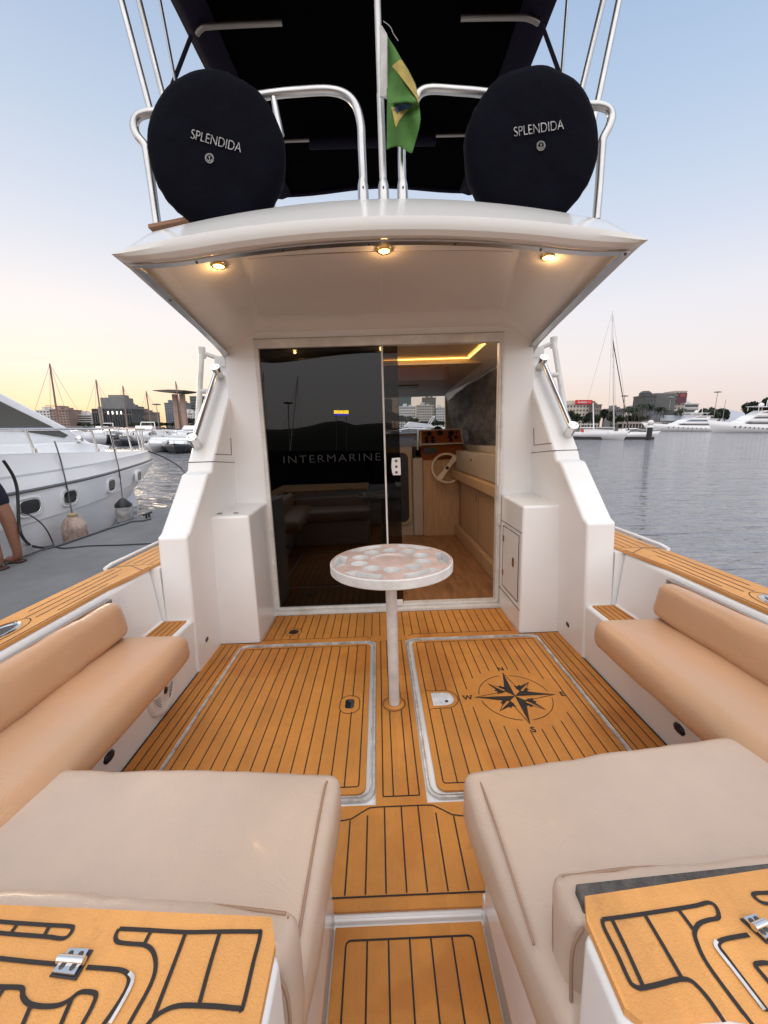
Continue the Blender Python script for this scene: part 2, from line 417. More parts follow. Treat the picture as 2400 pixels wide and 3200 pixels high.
def copy_tree(o, parent=None):
    c = o.copy(); col.objects.link(c); ORG[c.name] = ORG.get(o.name, Vector())
    if parent: c.parent = parent
    for ch in list(o.children): copy_tree(ch, c)
    return c
def arc(cx, cy, r, a0, a1, n=10): return [(cx + r * math.cos(R(a0 + (a1 - a0) * i / n)), cy + r * math.sin(R(a0 + (a1 - a0) * i / n))) for i in range(n + 1)]
def rrect(x0, x1, y0, y1, r, n=5):
    return arc(x1 - r, y0 + r, r, -90, 0, n) + arc(x1 - r, y1 - r, r, 0, 90, n) + arc(x0 + r, y1 - r, r, 90, 180, n) + arc(x0 + r, y0 + r, r, 180, 270, n)
def smooth(pts, k=4, closed=False):
    P = [Vector(p) for p in pts]; out = []; n = len(P)
    for i in range(n if closed else n - 1):
        p0 = P[i - 1] if (i > 0 or closed) else P[i]; p1 = P[i]; p2 = P[(i + 1) % n]; p3 = P[(i + 2) % n] if (i + 2 < n or closed) else p2
        for t in range(k):
            u = t / k
            out.append(.5 * ((2 * p1) + (p2 - p0) * u + (2 * p0 - 5 * p1 + 4 * p2 - p3) * u * u + (3 * p1 - p0 - 3 * p2 + p3) * u ** 3))
    if not closed: out.append(P[-1])
    return out
def textmesh(txt, size, space=1.0, extrude=0.0, bold=0.0):
    cu = bpy.data.curves.new('t', 'FONT'); cu.body = txt; cu.size = size; cu.space_character = space; cu.extrude = extrude; cu.offset = bold
    cu.align_x = 'CENTER'; cu.align_y = 'CENTER'
    o = bpy.data.objects.new('t', cu); col.objects.link(o)
    dg = bpy.context.evaluated_depsgraph_get(); me = bpy.data.meshes.new_from_object(o.evaluated_get(dg))
    vs = [v.co.copy() for v in me.vertices]; fs = [tuple(p.vertices) for p in me.polygons]
    bpy.data.objects.remove(o); bpy.data.curves.remove(cu); bpy.data.meshes.remove(me)
    return vs, fs
def addtext(mb, txt, size, M, mi=0, **k):
    vs, fs = textmesh(txt, size, **k)
    mb.add([M @ v for v in vs], fs, mi)
def bake(o):
    dg = bpy.context.evaluated_depsgraph_get(); me = bpy.data.meshes.new_from_object(o.evaluated_get(dg))
    o.modifiers.clear(); o.data = me
    return o
# ------------------------------------------------------------------ water, shore, hills
def watermat():
    m = bpy.data.materials.new('harbour_water'); m.use_nodes = True; n = m.node_tree; b = n.nodes['Principled BSDF']
    b.inputs['Base Color'].default_value = (.19, .188, .20, 1); b.inputs['Roughness'].default_value = .06; b.inputs['IOR'].default_value = 1.95
    t = n.nodes.new('ShaderNodeTexCoord')
    prev = None
    for sc_, st, dist, stretch, rot in ((.10, .5, .5, (1, 3.0, 1), 8), (.42, 1.0, .48, (1, 4.2, 1), -6), (1.3, 1.0, .22, (1, 3.6, 1), 7), (4.5, .7, .035, (1, 2.6, 1), 0)):
        mp = n.nodes.new('ShaderNodeMapping'); mp.inputs['Scale'].default_value = stretch; mp.inputs['Rotation'].default_value = (0, 0, R(rot))
        n.links.new(t.outputs['Object'], mp.inputs[0])
        a = n.nodes.new('ShaderNodeTexNoise'); a.inputs['Scale'].default_value = sc_; a.inputs['Detail'].default_value = 3; a.inputs['Distortion'].default_value = .4
        n.links.new(mp.outputs[0], a.inputs['Vector'])
        bu = n.nodes.new('ShaderNodeBump'); bu.inputs['Strength'].default_value = st; bu.inputs['Distance'].default_value = dist
        n.links.new(a.outputs['Fac'], bu.inputs['Height'])
        if prev: n.links.new(prev.outputs[0], bu.inputs['Normal'])
        prev = bu
    n.links.new(prev.outputs[0], b.inputs['Normal'])
    return m
w = MB(); w.add([(-3500, -3000, 0), (3500, -3000, 0), (3500, 4000, 0), (-3500, 4000, 0)], [(0, 1, 2, 3)])
tag(w.build('water', watermat()), kind='structure')
g = MB(); g.box(-1800, 1800, 262, 1500, -1, 1.5); tag(g.build('ground', land), kind='structure')
g = MB(); g.box(-1500, 1500, -1500, -210, -1, 1.2); tag(g.build('far_ground', land), kind='structure')
def hill(name, pts, y0, y1, m, seed, n=90, amp=8):
    def fn(u, v):
        x = pts[0][0] + (pts[-1][0] - pts[0][0]) * u; h = 0
        for a, b in zip(pts, pts[1:]):
            if a[0] <= x <= b[0]: s = (x - a[0]) / (b[0] - a[0]); s = s * s * (3 - 2 * s); h = a[1] + (b[1] - a[1]) * s
        y = y0 + (y1 - y0) * v
        k = math.sin(math.pi * v) ** .7 if 0 < v < 1 else 0
        return (x, y, h * k + (noise.fractal(Vector((x * .02, y * .02, seed)), 1, 2, 6) * amp * k) + (0 if k else -1))
    q = MB(); q.grid(fn, n, 14); return tag(q.build(name, m), kind='structure')
mount = mat('far_mountain_hazed', (.40, .41, .46), .95, var=.1, vscale=.004)  # distance haze painted into the hills as a pale blue-grey base colour
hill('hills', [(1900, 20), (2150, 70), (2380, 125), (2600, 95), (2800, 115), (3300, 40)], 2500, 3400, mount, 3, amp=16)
hdark = mat('hill_forest_dark', (.030, .034, .022), .95, var=.4, vscale=.03)
hill('hills', [(-900, 12), (-400, 18), (-160, 20), (-66, 20), (-44, 22), (-26, 28), (-12, 24), (40, 22), (120, 20), (300, 22), (900, 10)], -420, -215, hdark, 8, n=160, amp=3)

# seawall
q = MB(); q.box(-26, 30, -60, -7.5, -1, 1.70); q.box(-26, 30, -7.7, -7.3, 1.62, 1.80)
for k in range(9): q.box(-24 + k * 6, -23.4 + k * 6, -7.5, -7.2, -1, 1.6)
tag(q.build('quay', mat('quay_dark_stone', (.035, .033, .032), .9, var=.4, vscale=.6)), 'dark stone quay close behind the stern', 'quay')
q = MB(); q.box(-700, 900, 260.6, 262, -1, 1.9); q.box(-700, 900, 260.3, 262.2, 1.9, 2.15)
tag(q.build('seawall', seaw), 'long low brown stone seawall along the far shore', 'seawall')

# ------------------------------------------------------------------ buildings on the shore
def wmat(name, c, **k): return mat(name, c, .8, var=.12, vscale=.15, **k)
B_cream = wmat('building_cream', (.50, .45, .39)); B_white = wmat('building_white', (.62, .60, .58)); B_pink = wmat('building_pink_brown', (.30, .21, .18))
B_grey = wmat('building_grey', (.20, .20, .20)); B_dark = wmat('building_dark', (.075, .075, .08)); B_brown = wmat('building_brown', (.20, .165, .14))
B_conc = wmat('building_concrete', (.34, .30, .27)); B_green = wmat('building_green_glass', (.13, .17, .15)); B_slate = wmat('building_slate', (.17, .19, .22))
def building(zm, x0, x1, ytop, Y, m, label, storeys=6, bays=6, depth=14, rot=0, style='win', roofbox=True, base=1.5, cat='building', winm=None, group='buildings on the far shore'):
    a = wp(zm, x0, ytop, y=Y); b = wp(zm, x1, ytop, y=Y)
    top = (a.z + b.z) / 2; wd = (b.x - a.x); c = ((a.x + b.x) / 2, Y, base)
    t = thing('shore_building', c, label, cat, group)
    h = top - base; q = MB(); X = wd / 2
    o = c
    q.box(o[0] - X, o[0] + X, o[1], o[1] + depth, base, top)
    if style == 'band':
        for k in range(storeys): z = base + h * (k + .12) / storeys; q.box(o[0] - X - .25, o[0] + X + .25, o[1] - .5, o[1] - .002, z, z + .22 * h / storeys)
    if style == 'rib':
        n = bays * 2
        for k in range(n + 1): x = o[0] - X + wd * k / n; q.box(x - .22, x + .22, o[1] - .7, o[1] - .002, base, top)
    q.build('wall', m, t)
    r_ = MB(); r_.box(o[0] - X - .3, o[0] + X + .3, o[1] - .3, o[1] + depth + .3, top, top + .7)
    if roofbox:
        r_.box(o[0] - X * .5, o[0] - X * .05, o[1] + 3, o[1] + depth - 3, top + .7, top + 3.4); r_.box(o[0] + X * .2, o[0] + X * .55, o[1] + 4, o[1] + depth - 4, top + .7, top + 2.2)
    r_.build('roof', m, t)
    fh = h / storeys; bw = wd / bays
    src = None
    for k in range(storeys):
        for j in range(bays if style == 'win' else 1):
            if style == 'win': x = o[0] - X + bw * (j + .5); ww = bw * .26; zz = base + fh * (k + .35); hh = fh * .45
            elif style == 'band': x = o[0]; ww = X * .95; zz = base + fh * (k + .40); hh = fh * .5
            else: continue
            if src is None:
                e = MB(); e.box(x - ww, x + ww, o[1] - .06, o[1] + .3, zz, zz + hh)
                src = e.build('window', winm or winglass, t); sx, sz = x, zz
            else:
                c2 = src.copy(); col.objects.link(c2); c2.parent = t; c2.location = Vector((x - sx, 0, zz - sz))
    if style == 'rib':
        e = MB(); e.box(o[0] - X + .3, o[0] + X - .3, o[1] - .05, o[1] + .3, base + .5, top - .8); e.build('window', winm or winglass, t)
    if rot: t.rotation_euler.z = R(rot)
    return t, Vector(c), top, X
# left shore
building('L', 290, 400, 425, 330, B_white, 'pale apartment block half hidden behind the white cabin slope of the moored yacht', 7, 4)
building('L', 398, 548, 420, 300, B_pink, 'pinkish brown apartment block behind the tallest leaning mast', 7, 6)
building('L', 565, 740, 462, 310, B_white, 'white apartment block with balcony bands left of the dark office block', 6, 6, style='band')
t, c, top, X = building('L', 748, 1068, 415, 295, B_dark, 'wide dark office block with lit vertical fins and a pale left tower', 5, 8, style='rib', roofbox=False)
q = MB(); q.box(c.x - X * .62, c.x + X * .62, c.y + 2, c.y + 12, top + .7, top + 8.5); q.box(c.x - X * .3, c.x + X * .5, c.y + 4, c.y + 10, top + 8.5, top + 10.5); q.build('penthouse', B_grey, t)
q = MB(); q.box(c.x - X * .64, c.x - X * .44, c.y - 1.6, c.y - .8, 1.5, top + 2); q.build('pale_tower', B_conc, t)
for k in range(4): q = MB(); x = c.x + X * (-.18 + .22 * k); q.box(x - .35, x + .35, c.y - .95, c.y - .75, top - 3.2, top - 1.2); q.build('lamp', mat('facade_lamp', (1, .95, .85), .4, emit=(1, .95, .85), estr=1.6), t)
building('L', 1068, 1212, 440, 320, B_brown, 'brown grey block right of the dark office block', 5, 6)
building('L', 985, 1090, 392, 360, B_grey, 'grey roofed block rising behind the dark and brown blocks', 7, 4)
building('L', 1330, 1400, 365, 380, B_slate, 'slate tower just left of the monument columns', 12, 4)
building('L', 1425, 1492, 362, 385, B_slate, 'slate tower just right of the monument columns', 12, 4)
building('L', 1478, 1560, 445, 330, B_white, 'white block at the right foot of the monument', 6, 4)
building('L', 1536, 1700, 312, 360, B_green, 'green glass tower beside the boat canopy strut', 12, 3, style='band', roofbox=False)
# monument: two columns and a curved wing slab
a = wp('L', 1415, 600, y=240); b0 = wp('L', 1395, 290, y=240); b1 = wp('L', 1440, 290, y=240)
mo = thing('monument', (a.x, 240, 1.5), 'tall monument of two pinkish columns carrying a curved concrete wing', 'monument')
colm = mat('monument_column_stone', (.40, .27, .21), .8, var=.1); wingm = mat('monument_wing_concrete', (.10, .085, .075), .8, var=.1)
for x in (b0.x + .9, b1.x + 1.9):
    q = MB(); q.prism([(x - 1.25, 240), (x + 1.25, 240), (x + .9, 243), (x - .9, 243)], 'z', 1.5, b0.z); q.build('column', colm, mo)
l = wp('L', 1285, 272, y=238); r = wp('L', 1540, 282, y=238); q = MB()
rs = []
for i in range(17):
    u = i / 16; x = l.x + (r.x - l.x) * u; zc = b0.z + .1 + 1.6 * abs(u - .5) ** 1.5 * 2; th = .3 + 1.5 * (1 - abs(2 * u - 1) ** 1.4)
    rs.append([(x, 232, zc), (x, 250, zc + .6), (x, 250, zc + .6 + th * .55), (x, 232, zc + th)])
q.rings(rs, sm=False); q.build('wing', wingm, mo)

# right shore
t, c, top, X = building('R', 98, 322, 305, 330, B_cream, 'cream hotel under a red rooftop sign', 6, 9)
rt = thing('rooftop_sign', (c.x, 330, top + 3), 'red rooftop billboard with white lettering on the cream hotel', 'billboard')
l = wp('R', 188, 300, y=329); r = wp('R', 320, 268, y=329)
q = MB(); q.box(l.x, r.x, 328.6, 329.2, l.z, r.z); q.build('panel', mat('sign_red', (.62, .012, .018), .6), rt)
q = MB(); addtext(q, 'Ausaes', (r.z - l.z) * .78, Matrix.Translation(((l.x * .62 + r.x * .38), 328.4, (l.z + r.z) / 2)) @ Euler((R(90), 0, 0)).to_matrix().to_4x4(), extrude=.05, bold=.02)
addtext(q, 'comercial', (r.z - l.z) * .34, Matrix.Translation(((l.x * .25 + r.x * .75), 328.4, (l.z + r.z) / 2)) @ Euler((R(90), 0, 0)).to_matrix().to_4x4(), extrude=.05)
q.build('lettering', whitep, rt)
q = MB(); q.box(l.x + 1, l.x + 1.3, 329.2, 329.5, top, r.z); q.box(r.x - 1.3, r.x - 1, 329.2, 329.5, top, r.z); q.build('support_frame', polem, rt)
building('R', 322, 392, 308, 325, B_brown, 'beige brown block right of the cream hotel', 6, 4)
building('R', 470, 572, 338, 360, B_grey, 'low grey block behind the black mast', 4, 6)
t, c, top, X = building('R', 716, 812, 240, 330, B_dark, 'dark tower block with a stepped roof', 11, 4, roofbox=False)
q = MB(); q.lathe([(X * .9, top + .7), (X * .9, top + 3), (X * .5, top + 4.6)], (c.x, c.y + 7, 0), n=14, sm=False); q.build('roof_drum', B_dark, t)
t, c, top, X = building('R', 812, 955, 222, 335, B_grey, 'long grey ribbed slab block beside the dark tower', 9, 9, style='rib', roofbox=False, winm=B_dark)
building('R', 955, 1042, 205, 345, B_cream, 'pale slab end wall carrying a dark purple billboard', 10, 3, roofbox=False)
l = wp('R', 957, 290, y=343); r = wp('R', 1040, 215, y=343)
bb = thing('rooftop_sign', ((l.x + r.x) / 2, 343, l.z), 'dark purple billboard with orange lights on the slab end wall', 'billboard')
q = MB(); q.box(l.x, r.x, 342.2, 342.8, l.z, r.z); q.build('panel', mat('sign_purple', (.035, .018, .05), .6, var=.7, vscale=.2, tint=(.16, .04, .05)), bb)
q = MB()
for k in range(6): q.box(l.x + 2 + k * (r.x - l.x - 4) / 6, l.x + 2.9 + k * (r.x - l.x - 4) / 6, 341.9, 342.1, l.z + (r.z - l.z) * (.62 + .08 * (k % 2)), l.z + (r.z - l.z) * (.80 + .05 * (k % 3)))
q.build('lettering', mat('sign_orange', (.45, .12, .06), .6), bb)
building('R', 1000, 1132, 300, 350, B_white, 'white block with window bands right of the purple billboard', 5, 5, style='band')
building('R', 668, 716, 312, 345, B_white, 'small white block left of the dark tower', 6, 3, roofbox=False)
building('R', 1068, 1160, 378, 290, B_white, 'small white house with a flat roof on the quay', 2, 5, roofbox=False, depth=8, group=None)
# pier buildings
sh = thing('boat_shed', (wp('R', 870, 430, y=285).x, 285, 1.5), 'dark barrel roofed boat shed on the quay', 'shed')
l = wp('R', 778, 420, y=285); r = wp('R', 962, 420, y=285)
q = MB(); n = 14; q.prism([(l.x + (r.x - l.x) * i / n, l.z + 6.5 * math.sin(math.pi * i / n) ** .8) for i in range(n + 1)], 'y', 280, 300); q.build('roof', mat('shed_roof', (.06, .06, .065), .7), sh)
q = MB(); q.box(l.x + .5, r.x - .5, 281, 299, 1.5, l.z); q.build('wall', B_brown, sh)
pl = wp('R', 826, 445, y=272); pr = wp('R', 1075, 445, y=272)
ph = thing('pier_building', ((pl.x + pr.x) / 2, 272, 1.5), 'long low pier building with a pale blue grey roof', 'building')
q = MB(); q.box(pl.x, pr.x, 270, 280, 1.5, pl.z + 1.5); q.build('wall', B_conc, ph)
q = MB(); q.prism([(269, pl.z + 1.5), (281, pl.z + 1.5), (277, pl.z + 5.2), (273, pl.z + 5.2)], 'x', pl.x - 1, pr.x + 1); q.build('roof', mat('pier_roof', (.33, .35, .39), .6), ph)
q = MB(); q.box(pl.x + 1, pr.x - 1, 269.8, 270.3, 3.2, pl.z + .6); q.build('window', winglass, ph)
ar = thing('restaurant_arcade', (wp('R', 640, 460, y=270).x, 270, 1.5), 'low beige waterfront arcade under the palms', 'building')
l = wp('R', 545, 462, y=268); r = wp('R', 825, 462, y=268)
q = MB(); q.box(l.x, r.x, 266, 274, 4.6, 6.0)
for k in range(13): x = l.x + (r.x - l.x) * k / 12; q.box(x - .35, x + .35, 266.4, 267.1, 1.5, 4.6)
q.build('wall', B_conc, ar); q = MB(); q.box(l.x, r.x, 272, 273, 1.5, 4.6); q.build('window', winglass, ar)
# city straight ahead, seen through the cabin windows
for x0, x1, yt, Y, m, lb, st, ba in (
    (80, 180, 830, 520, B_slate, 'slate tower seen left through the cabin windscreen', 14, 5), (262, 415, 800, 560, B_green, 'green glass tower seen through the cabin windscreen', 18, 8),
    (265, 470, 915, 420, B_white, 'white stepped apartments seen through the cabin windscreen', 8, 9), (490, 690, 900, 400, B_cream, 'cream apartments seen through the cabin windscreen', 9, 9),
    (560, 720, 805, 520, B_brown, 'brown twin tower seen through the cabin windscreen', 14, 6), (725, 830, 930, 400, B_white, 'white apartment block at the right edge of the cabin windscreen', 8, 5)):
    building('i', x0, x1, yt, Y, m, lb, st, ba)

# ------------------------------------------------------------------ trees, palms, street lamps on the shore
def crown_mesh(name, rx, ry, rz, seed, n=900, ls=.55, m=None):
    rnd = random.Random(seed); q = MB(); lobes = []
    for k in range(9):
        a = rnd.uniform(0, 6.28); e = rnd.uniform(-.3, 1.1); d = rnd.uniform(.35, .75)
        lobes.append((Vector((math.cos(a) * math.cos(e) * rx * d, math.sin(a) * math.cos(e) * ry * d, math.sin(e) * rz * d)), rnd.uniform(.35, .6)))
    for _ in range(n):
        c, s = rnd.choice(lobes)
        v = Vector((rnd.gauss(0, 1), rnd.gauss(0, 1), rnd.gauss(0, 1))).normalized() * rnd.uniform(.6, 1.08)
        p = c + Vector((v.x * rx * s, v.y * ry * s, v.z * rz * s))
        a = Vector((rnd.gauss(0, 1), rnd.gauss(0, 1), rnd.gauss(0, 1))).normalized() * ls * rnd.uniform(.6, 1.4); b = a.orthogonal().normalized() * ls * rnd.uniform(.5, 1.1)
        q.add([p - a - b, p + a - b, p + a * .7 + b, p - a + b], [(0, 1, 2, 3)])
    return q
TREES = {}
def tree(x, y, z, h, wd, label, kind=0, name='broadleaf_tree', group='trees along the far shore'):
    t = thing(name, (x, y, z), label, 'tree', group)
    key = kind
    if key not in TREES:
        q = crown_mesh('crown', 5, 5, 3.6, kind * 5 + 2, 1500, .42)
        c = q.build('crown', (leaf, leaf2, leaf)[kind % 3], t, base=(0, 0, 0))
        tr = MB(); tr.tube([(0, 0, -6.5), (.15, .1, -3), (0, 0, 0)], [.5, .35, .2])
        tr.tube([(.1, .1, -3.2), (1.6, .3, -.8), (2.4, .4, .8)], [.25, .16, .08]); tr.tube([(.1, .1, -3.6), (-1.5, -.3, -1), (-2.3, -.2, .6)], [.25, .16, .08])
        k = tr.build('trunk', bark, t, base=(0, 0, 0)); TREES[key] = (c, k)
    else:
        c = TREES[key][0].copy(); k = TREES[key][1].copy(); col.objects.link(c); col.objects.link(k); c.parent = t; k.parent = t
    s = h / 10.1; sx = wd / 10
    for o in (c, k): o.location = (0, 0, 6.5 * s); o.scale = (sx, sx, s)
    t.rotation_euler.z = random.uniform(0, 6)
    return t
ORDW = ['leftmost', 'second from left', 'third from left', 'fourth from left', 'fifth from left', 'sixth from left', 'seventh from left', 'eighth from left', 'ninth from left', 'tenth from left', 'eleventh from left', 'twelfth from left', 'thirteenth from left', 'rightmost']
def _ord(i, n): return ORDW[-1] if i == n - 1 else ORDW[i]
def treerow(zm, spots, Y, where):
    for i, (x, ytop, wpx) in enumerate(spots):
        p = wp(zm, x, ytop, y=Y + (i % 3) * 5); p2 = wp(zm, x + wpx, ytop, y=Y + (i % 3) * 5)
        tree(p.x, p.y, 1.5, max(4, p.z - 1.5), p2.x - p.x, _ord(sorted(range(len(spots)), key=lambda k: spots[k][0]).index(i), len(spots)) + ' ' + where[0], i % 3)
treerow('R', [(150, 350, 75), (205, 365, 70), (260, 385, 70), (300, 360, 60), (355, 378, 70), (415, 330, 80), (470, 352, 70), (530, 385, 80), (600, 380, 70), (650, 372, 60), (700, 385, 60), (760, 380, 70)], 283, ['dark broadleaf tree in the row between the cream hotel and the palms'])
treerow('R', [(1000, 372, 80), (1060, 365, 80), (1130, 360, 90), (1190, 330, 110), (1240, 322, 120), (1300, 325, 120), (1340, 340, 60)], 300, ['dark broadleaf tree in the grove behind the large white yacht bows'])
treerow('R', [(1540, 278, 130), (1600, 290, 120), (1650, 235, 60), (1700, 240, 130)], 330, ['tall dark tree behind the large white yachts at the right'])
treerow('L', [(660, 560, 60), (720, 565, 60), (790, 568, 60), (860, 560, 70), (1075, 535, 80), (1120, 560, 60), (1255, 520, 60), (1300, 555, 70), (1350, 545, 70), (1400, 575, 60), (1450, 585, 50), (1545, 480, 110), (1600, 520, 90), (1500, 560, 60)], 250, ['dark broadleaf tree between the marina boats and the city blocks'])
treerow('i', [(120, 960, 120), (210, 980, 120), (300, 1010, 120), (390, 1030, 130), (470, 1050, 120), (560, 1085, 130), (650, 1090, 130), (740, 1080, 120), (820, 1085, 120)], 290, ['dark tree low behind the boats seen through the cabin windscreen'])
PALM = []
def palm(x, y, z, h, label):
    t = thing('palm_tree', (x, y, z), label, 'palm', 'palms by the waterfront arcade')
    if not PALM:
        q = MB(); rnd = random.Random(4)
        for k in range(22):
            a = k * 2.4; e = rnd.uniform(-.5, .9); L = rnd.uniform(2.6, 3.4); prev = None
            d = Vector((math.cos(a), math.sin(a), 0)); sd_ = Vector((-math.sin(a), math.cos(a), 0))
            for i in range(7):
                u = i / 6; p = d * (L * u * math.cos(e * .6)) + Vector((0, 0, L * (math.sin(e) * u - .75 * u * u))); w2 = .42 * math.sin(math.pi * min(1, u * .9 + .08))
                row = [p - sd_ * w2 - Vector((0, 0, w2 * .6)), p, p + sd_ * w2 - Vector((0, 0, w2 * .6))]
                if prev: q.add(prev + row, [(0, 1, 4, 3), (1, 2, 5, 4)])
                prev = row
        f = q.build('fronds', leaf, t, base=(0, 0, 0)); tr = MB(); tr.tube([(0, 0, -1), (.1, 0, -.5), (0, 0, .05)], [.30, .2, .22]); k2 = tr.build('trunk', bark, t, base=(0, 0, 0)); PALM.extend([f, k2])
    else:
        f = PALM[0].copy(); k2 = PALM[1].copy(); col.objects.link(f); col.objects.link(k2); f.parent = t; k2.parent = t
    f.location = (0, 0, h - 1.5); f.scale = (1.25, 1.25, 1.2); k2.location = (0, 0, h - 1.5); k2.scale = (1, 1, h - 1.4); t.rotation_euler.z = random.uniform(0, 6)
for i, (x, yt) in enumerate([(580, 320), (605, 308), (632, 318), (655, 312), (690, 290), (712, 282), (745, 285), (770, 292), (820, 312), (850, 308), (872, 318), (975, 340), (1000, 325)]):
    p = wp('R', x, yt, y=268 + (i % 3) * 3); palm(p.x, p.y, 1.5, p.z - 1.5, _ord(i, 13) + ' slim palm by the waterfront in front of the dark tower')
def lamp_post(zm, x, ytop, Y, label, head=True, r=.22):
    p = wp(zm, x, ytop, y=Y); t = thing('street_lamp', (p.x, Y, 1.5), label, 'street lamp')
    q = MB(); q.tube([(p.x, Y, 1.5), (p.x, Y, p.z)], [r * 1.3, r * .7]); q.build('pole', polem, t)
    if head: q = MB(); q.lathe([(.4, -.5), (2.2, -.35), (2.4, .1), (.6, .5)], (p.x, Y, p.z), n=14); q.build('lamp_head', polem, t)
lamp_post('R', 568, 237, 300, 'tall stadium style lamp post left of the dark tower')
lamp_post('R', 1277, 207, 300, 'tall stadium style lamp post above the grove behind the yachts')
lamp_post('R', 918, 248, 290, 'tall lamp post in front of the ribbed slab block')
lamp_post('R', 1338, 265, 290, 'thin pale pole right of the grove', False, .18)
lamp_post('L', 1267, 372, 240, 'tall lamp post left of the monument')
p = Vector((70, -200, 0))
t = thing('street_lamp', (-42, -205, 1.2), 'tall lamp post on the shore behind the boat', 'street lamp'); q = MB(); q.tube([(-42, -205, 1.2), (-42, -205, 27)], .25); q.build('pole', polem, t); q = MB(); q.lathe([(.4, -.4), (2.4, -.3), (2.5, .2), (.6, .5)], (-42, -205, 27), n=12); q.build('lamp_head', polem, t)

# ------------------------------------------------------------------ boats
def hull_rings(L, B, Hs, Hb, n=14, flare=.82, x0=0.0):
    rs = []
    for i in range(n + 1):
        u = i / n; b = B / 2 * (1 if u < .45 else max(.015, 1 - ((u - .45) / .55) ** 2.1)); s = Hs + (Hb - Hs) * u ** 1.6
        k = min(1, (1 - u) * 5 + .05); y = x0 + L * u
        yb = y - (0 if u < .6 else (u - .6) / .4 * L * .10)
        rs.append([(-b, y, s), (-b * (.97 - .05 * u), y * .5 + yb * .5, s * .55), (-b * flare * (1 - .35 * u), yb, .02), (0, yb, -.35 * k), (b * flare * (1 - .35 * u), yb, .02), (b * (.97 - .05 * u), y * .5 + yb * .5, s * .55), (b, y, s), (0, y, s + .06 * B / 3)])
    return rs
def place(t, x, y, heading, z=0): t.location = (x, y, z); t.rotation_euler.z = R(heading)
def motorboat(x, y, heading, L, B, label, hm=None, style='cabin', cat='motorboat', group=None, name='motor_boat', scale=1):
    t = thing(name, (0, 0, 0), label, cat, group); hm = hm or hullw
    q = MB(); q.rings(hull_rings(L, B, .9 * scale, 1.35 * scale)); q.build('hull', hm, t)
    h0 = .95 * scale; q = MB(); w2 = B * .36
    if style in ('cabin', 'fly'):
        rs = [[(-w2 * a, yy, h0 * .9), (-w2 * a * .8, yy + o, h0 + zz), (w2 * a * .8, yy + o, h0 + zz), (w2 * a, yy, h0 * .9)] for yy, a, zz, o in ((L * .18, 1, .9 * scale, 0), (L * .45, 1.02, 1.05 * scale, 0), (L * .62, .95, .7 * scale, -.1), (L * .86, .45, .25 * scale, 0))]
        q.rings(rs, sm=False)
        q.build('cabin', hullw, t)
        g_ = MB(); rs = [[(-w2 * a * 1.01, yy, h0 + zz * .35), (-w2 * a * .86, yy, h0 + zz * .85), (w2 * a * .86, yy, h0 + zz * .85), (w2 * a * 1.01, yy, h0 + zz * .35)] for yy, a, zz in ((L * .24, 1.0, .93 * scale), (L * .45, 1.025, 1.05 * scale), (L * .66, .93, .70 * scale))]
        g_.rings(rs, sm=False); g_.build('window', winglass, t)
        if style == 'fly':
            q = MB(); q.prism([(L * .15, h0 + 1.0 * scale), (L * .5, h0 + 1.1 * scale), (L * .44, h0 + 1.65 * scale), (L * .18, h0 + 1.35 * scale)], 'x', -w2 * .85, w2 * .85); q.build('flybridge', hullw, t)
            q = MB()
            for sx in (-1, 1): q.tube([(sx * w2 * .8, L * .2, h0 + 1.3 * scale), (sx * w2 * .7, L * .14, h0 + 2.2 * scale)], .05); 
            q.tube([(-w2 * .7, L * .14, h0 + 2.2 * scale), (w2 * .7, L * .14, h0 + 2.2 * scale)], .06); q.build('radar_arch', hullw, t)
    else:
        q.prism([(L * .3, h0), (L * .55, h0), (L * .5, h0 + .55), (L * .42, h0 + .6)], 'x', -w2 * .7, w2 * .7); q.build('windscreen', winglass, t)
    q = MB()
    pts = []
    for i in range(7):
        u = .55 + .45 * i / 6; b = B / 2 * max(.02, 1 - ((u - .45) / .55) ** 2.1) * .93; s = (.9 + .45 * u ** 1.6) * scale; pts.append((b, L * u * .99, s))
    for sg in (-1, 1): q.tube([(sg * p[0], p[1], p[2] + .5 * scale) for p in pts], .022 * scale, n=5)
    for sg in (-1, 1):
        for p in pts[::2]: q.tube([(sg * p[0], p[1], p[2] - .02), (sg * p[0], p[1], p[2] + .5 * scale)], .018 * scale, n=5)
    q.build('rail', steel, t)
    place(t, x, y, heading); return t
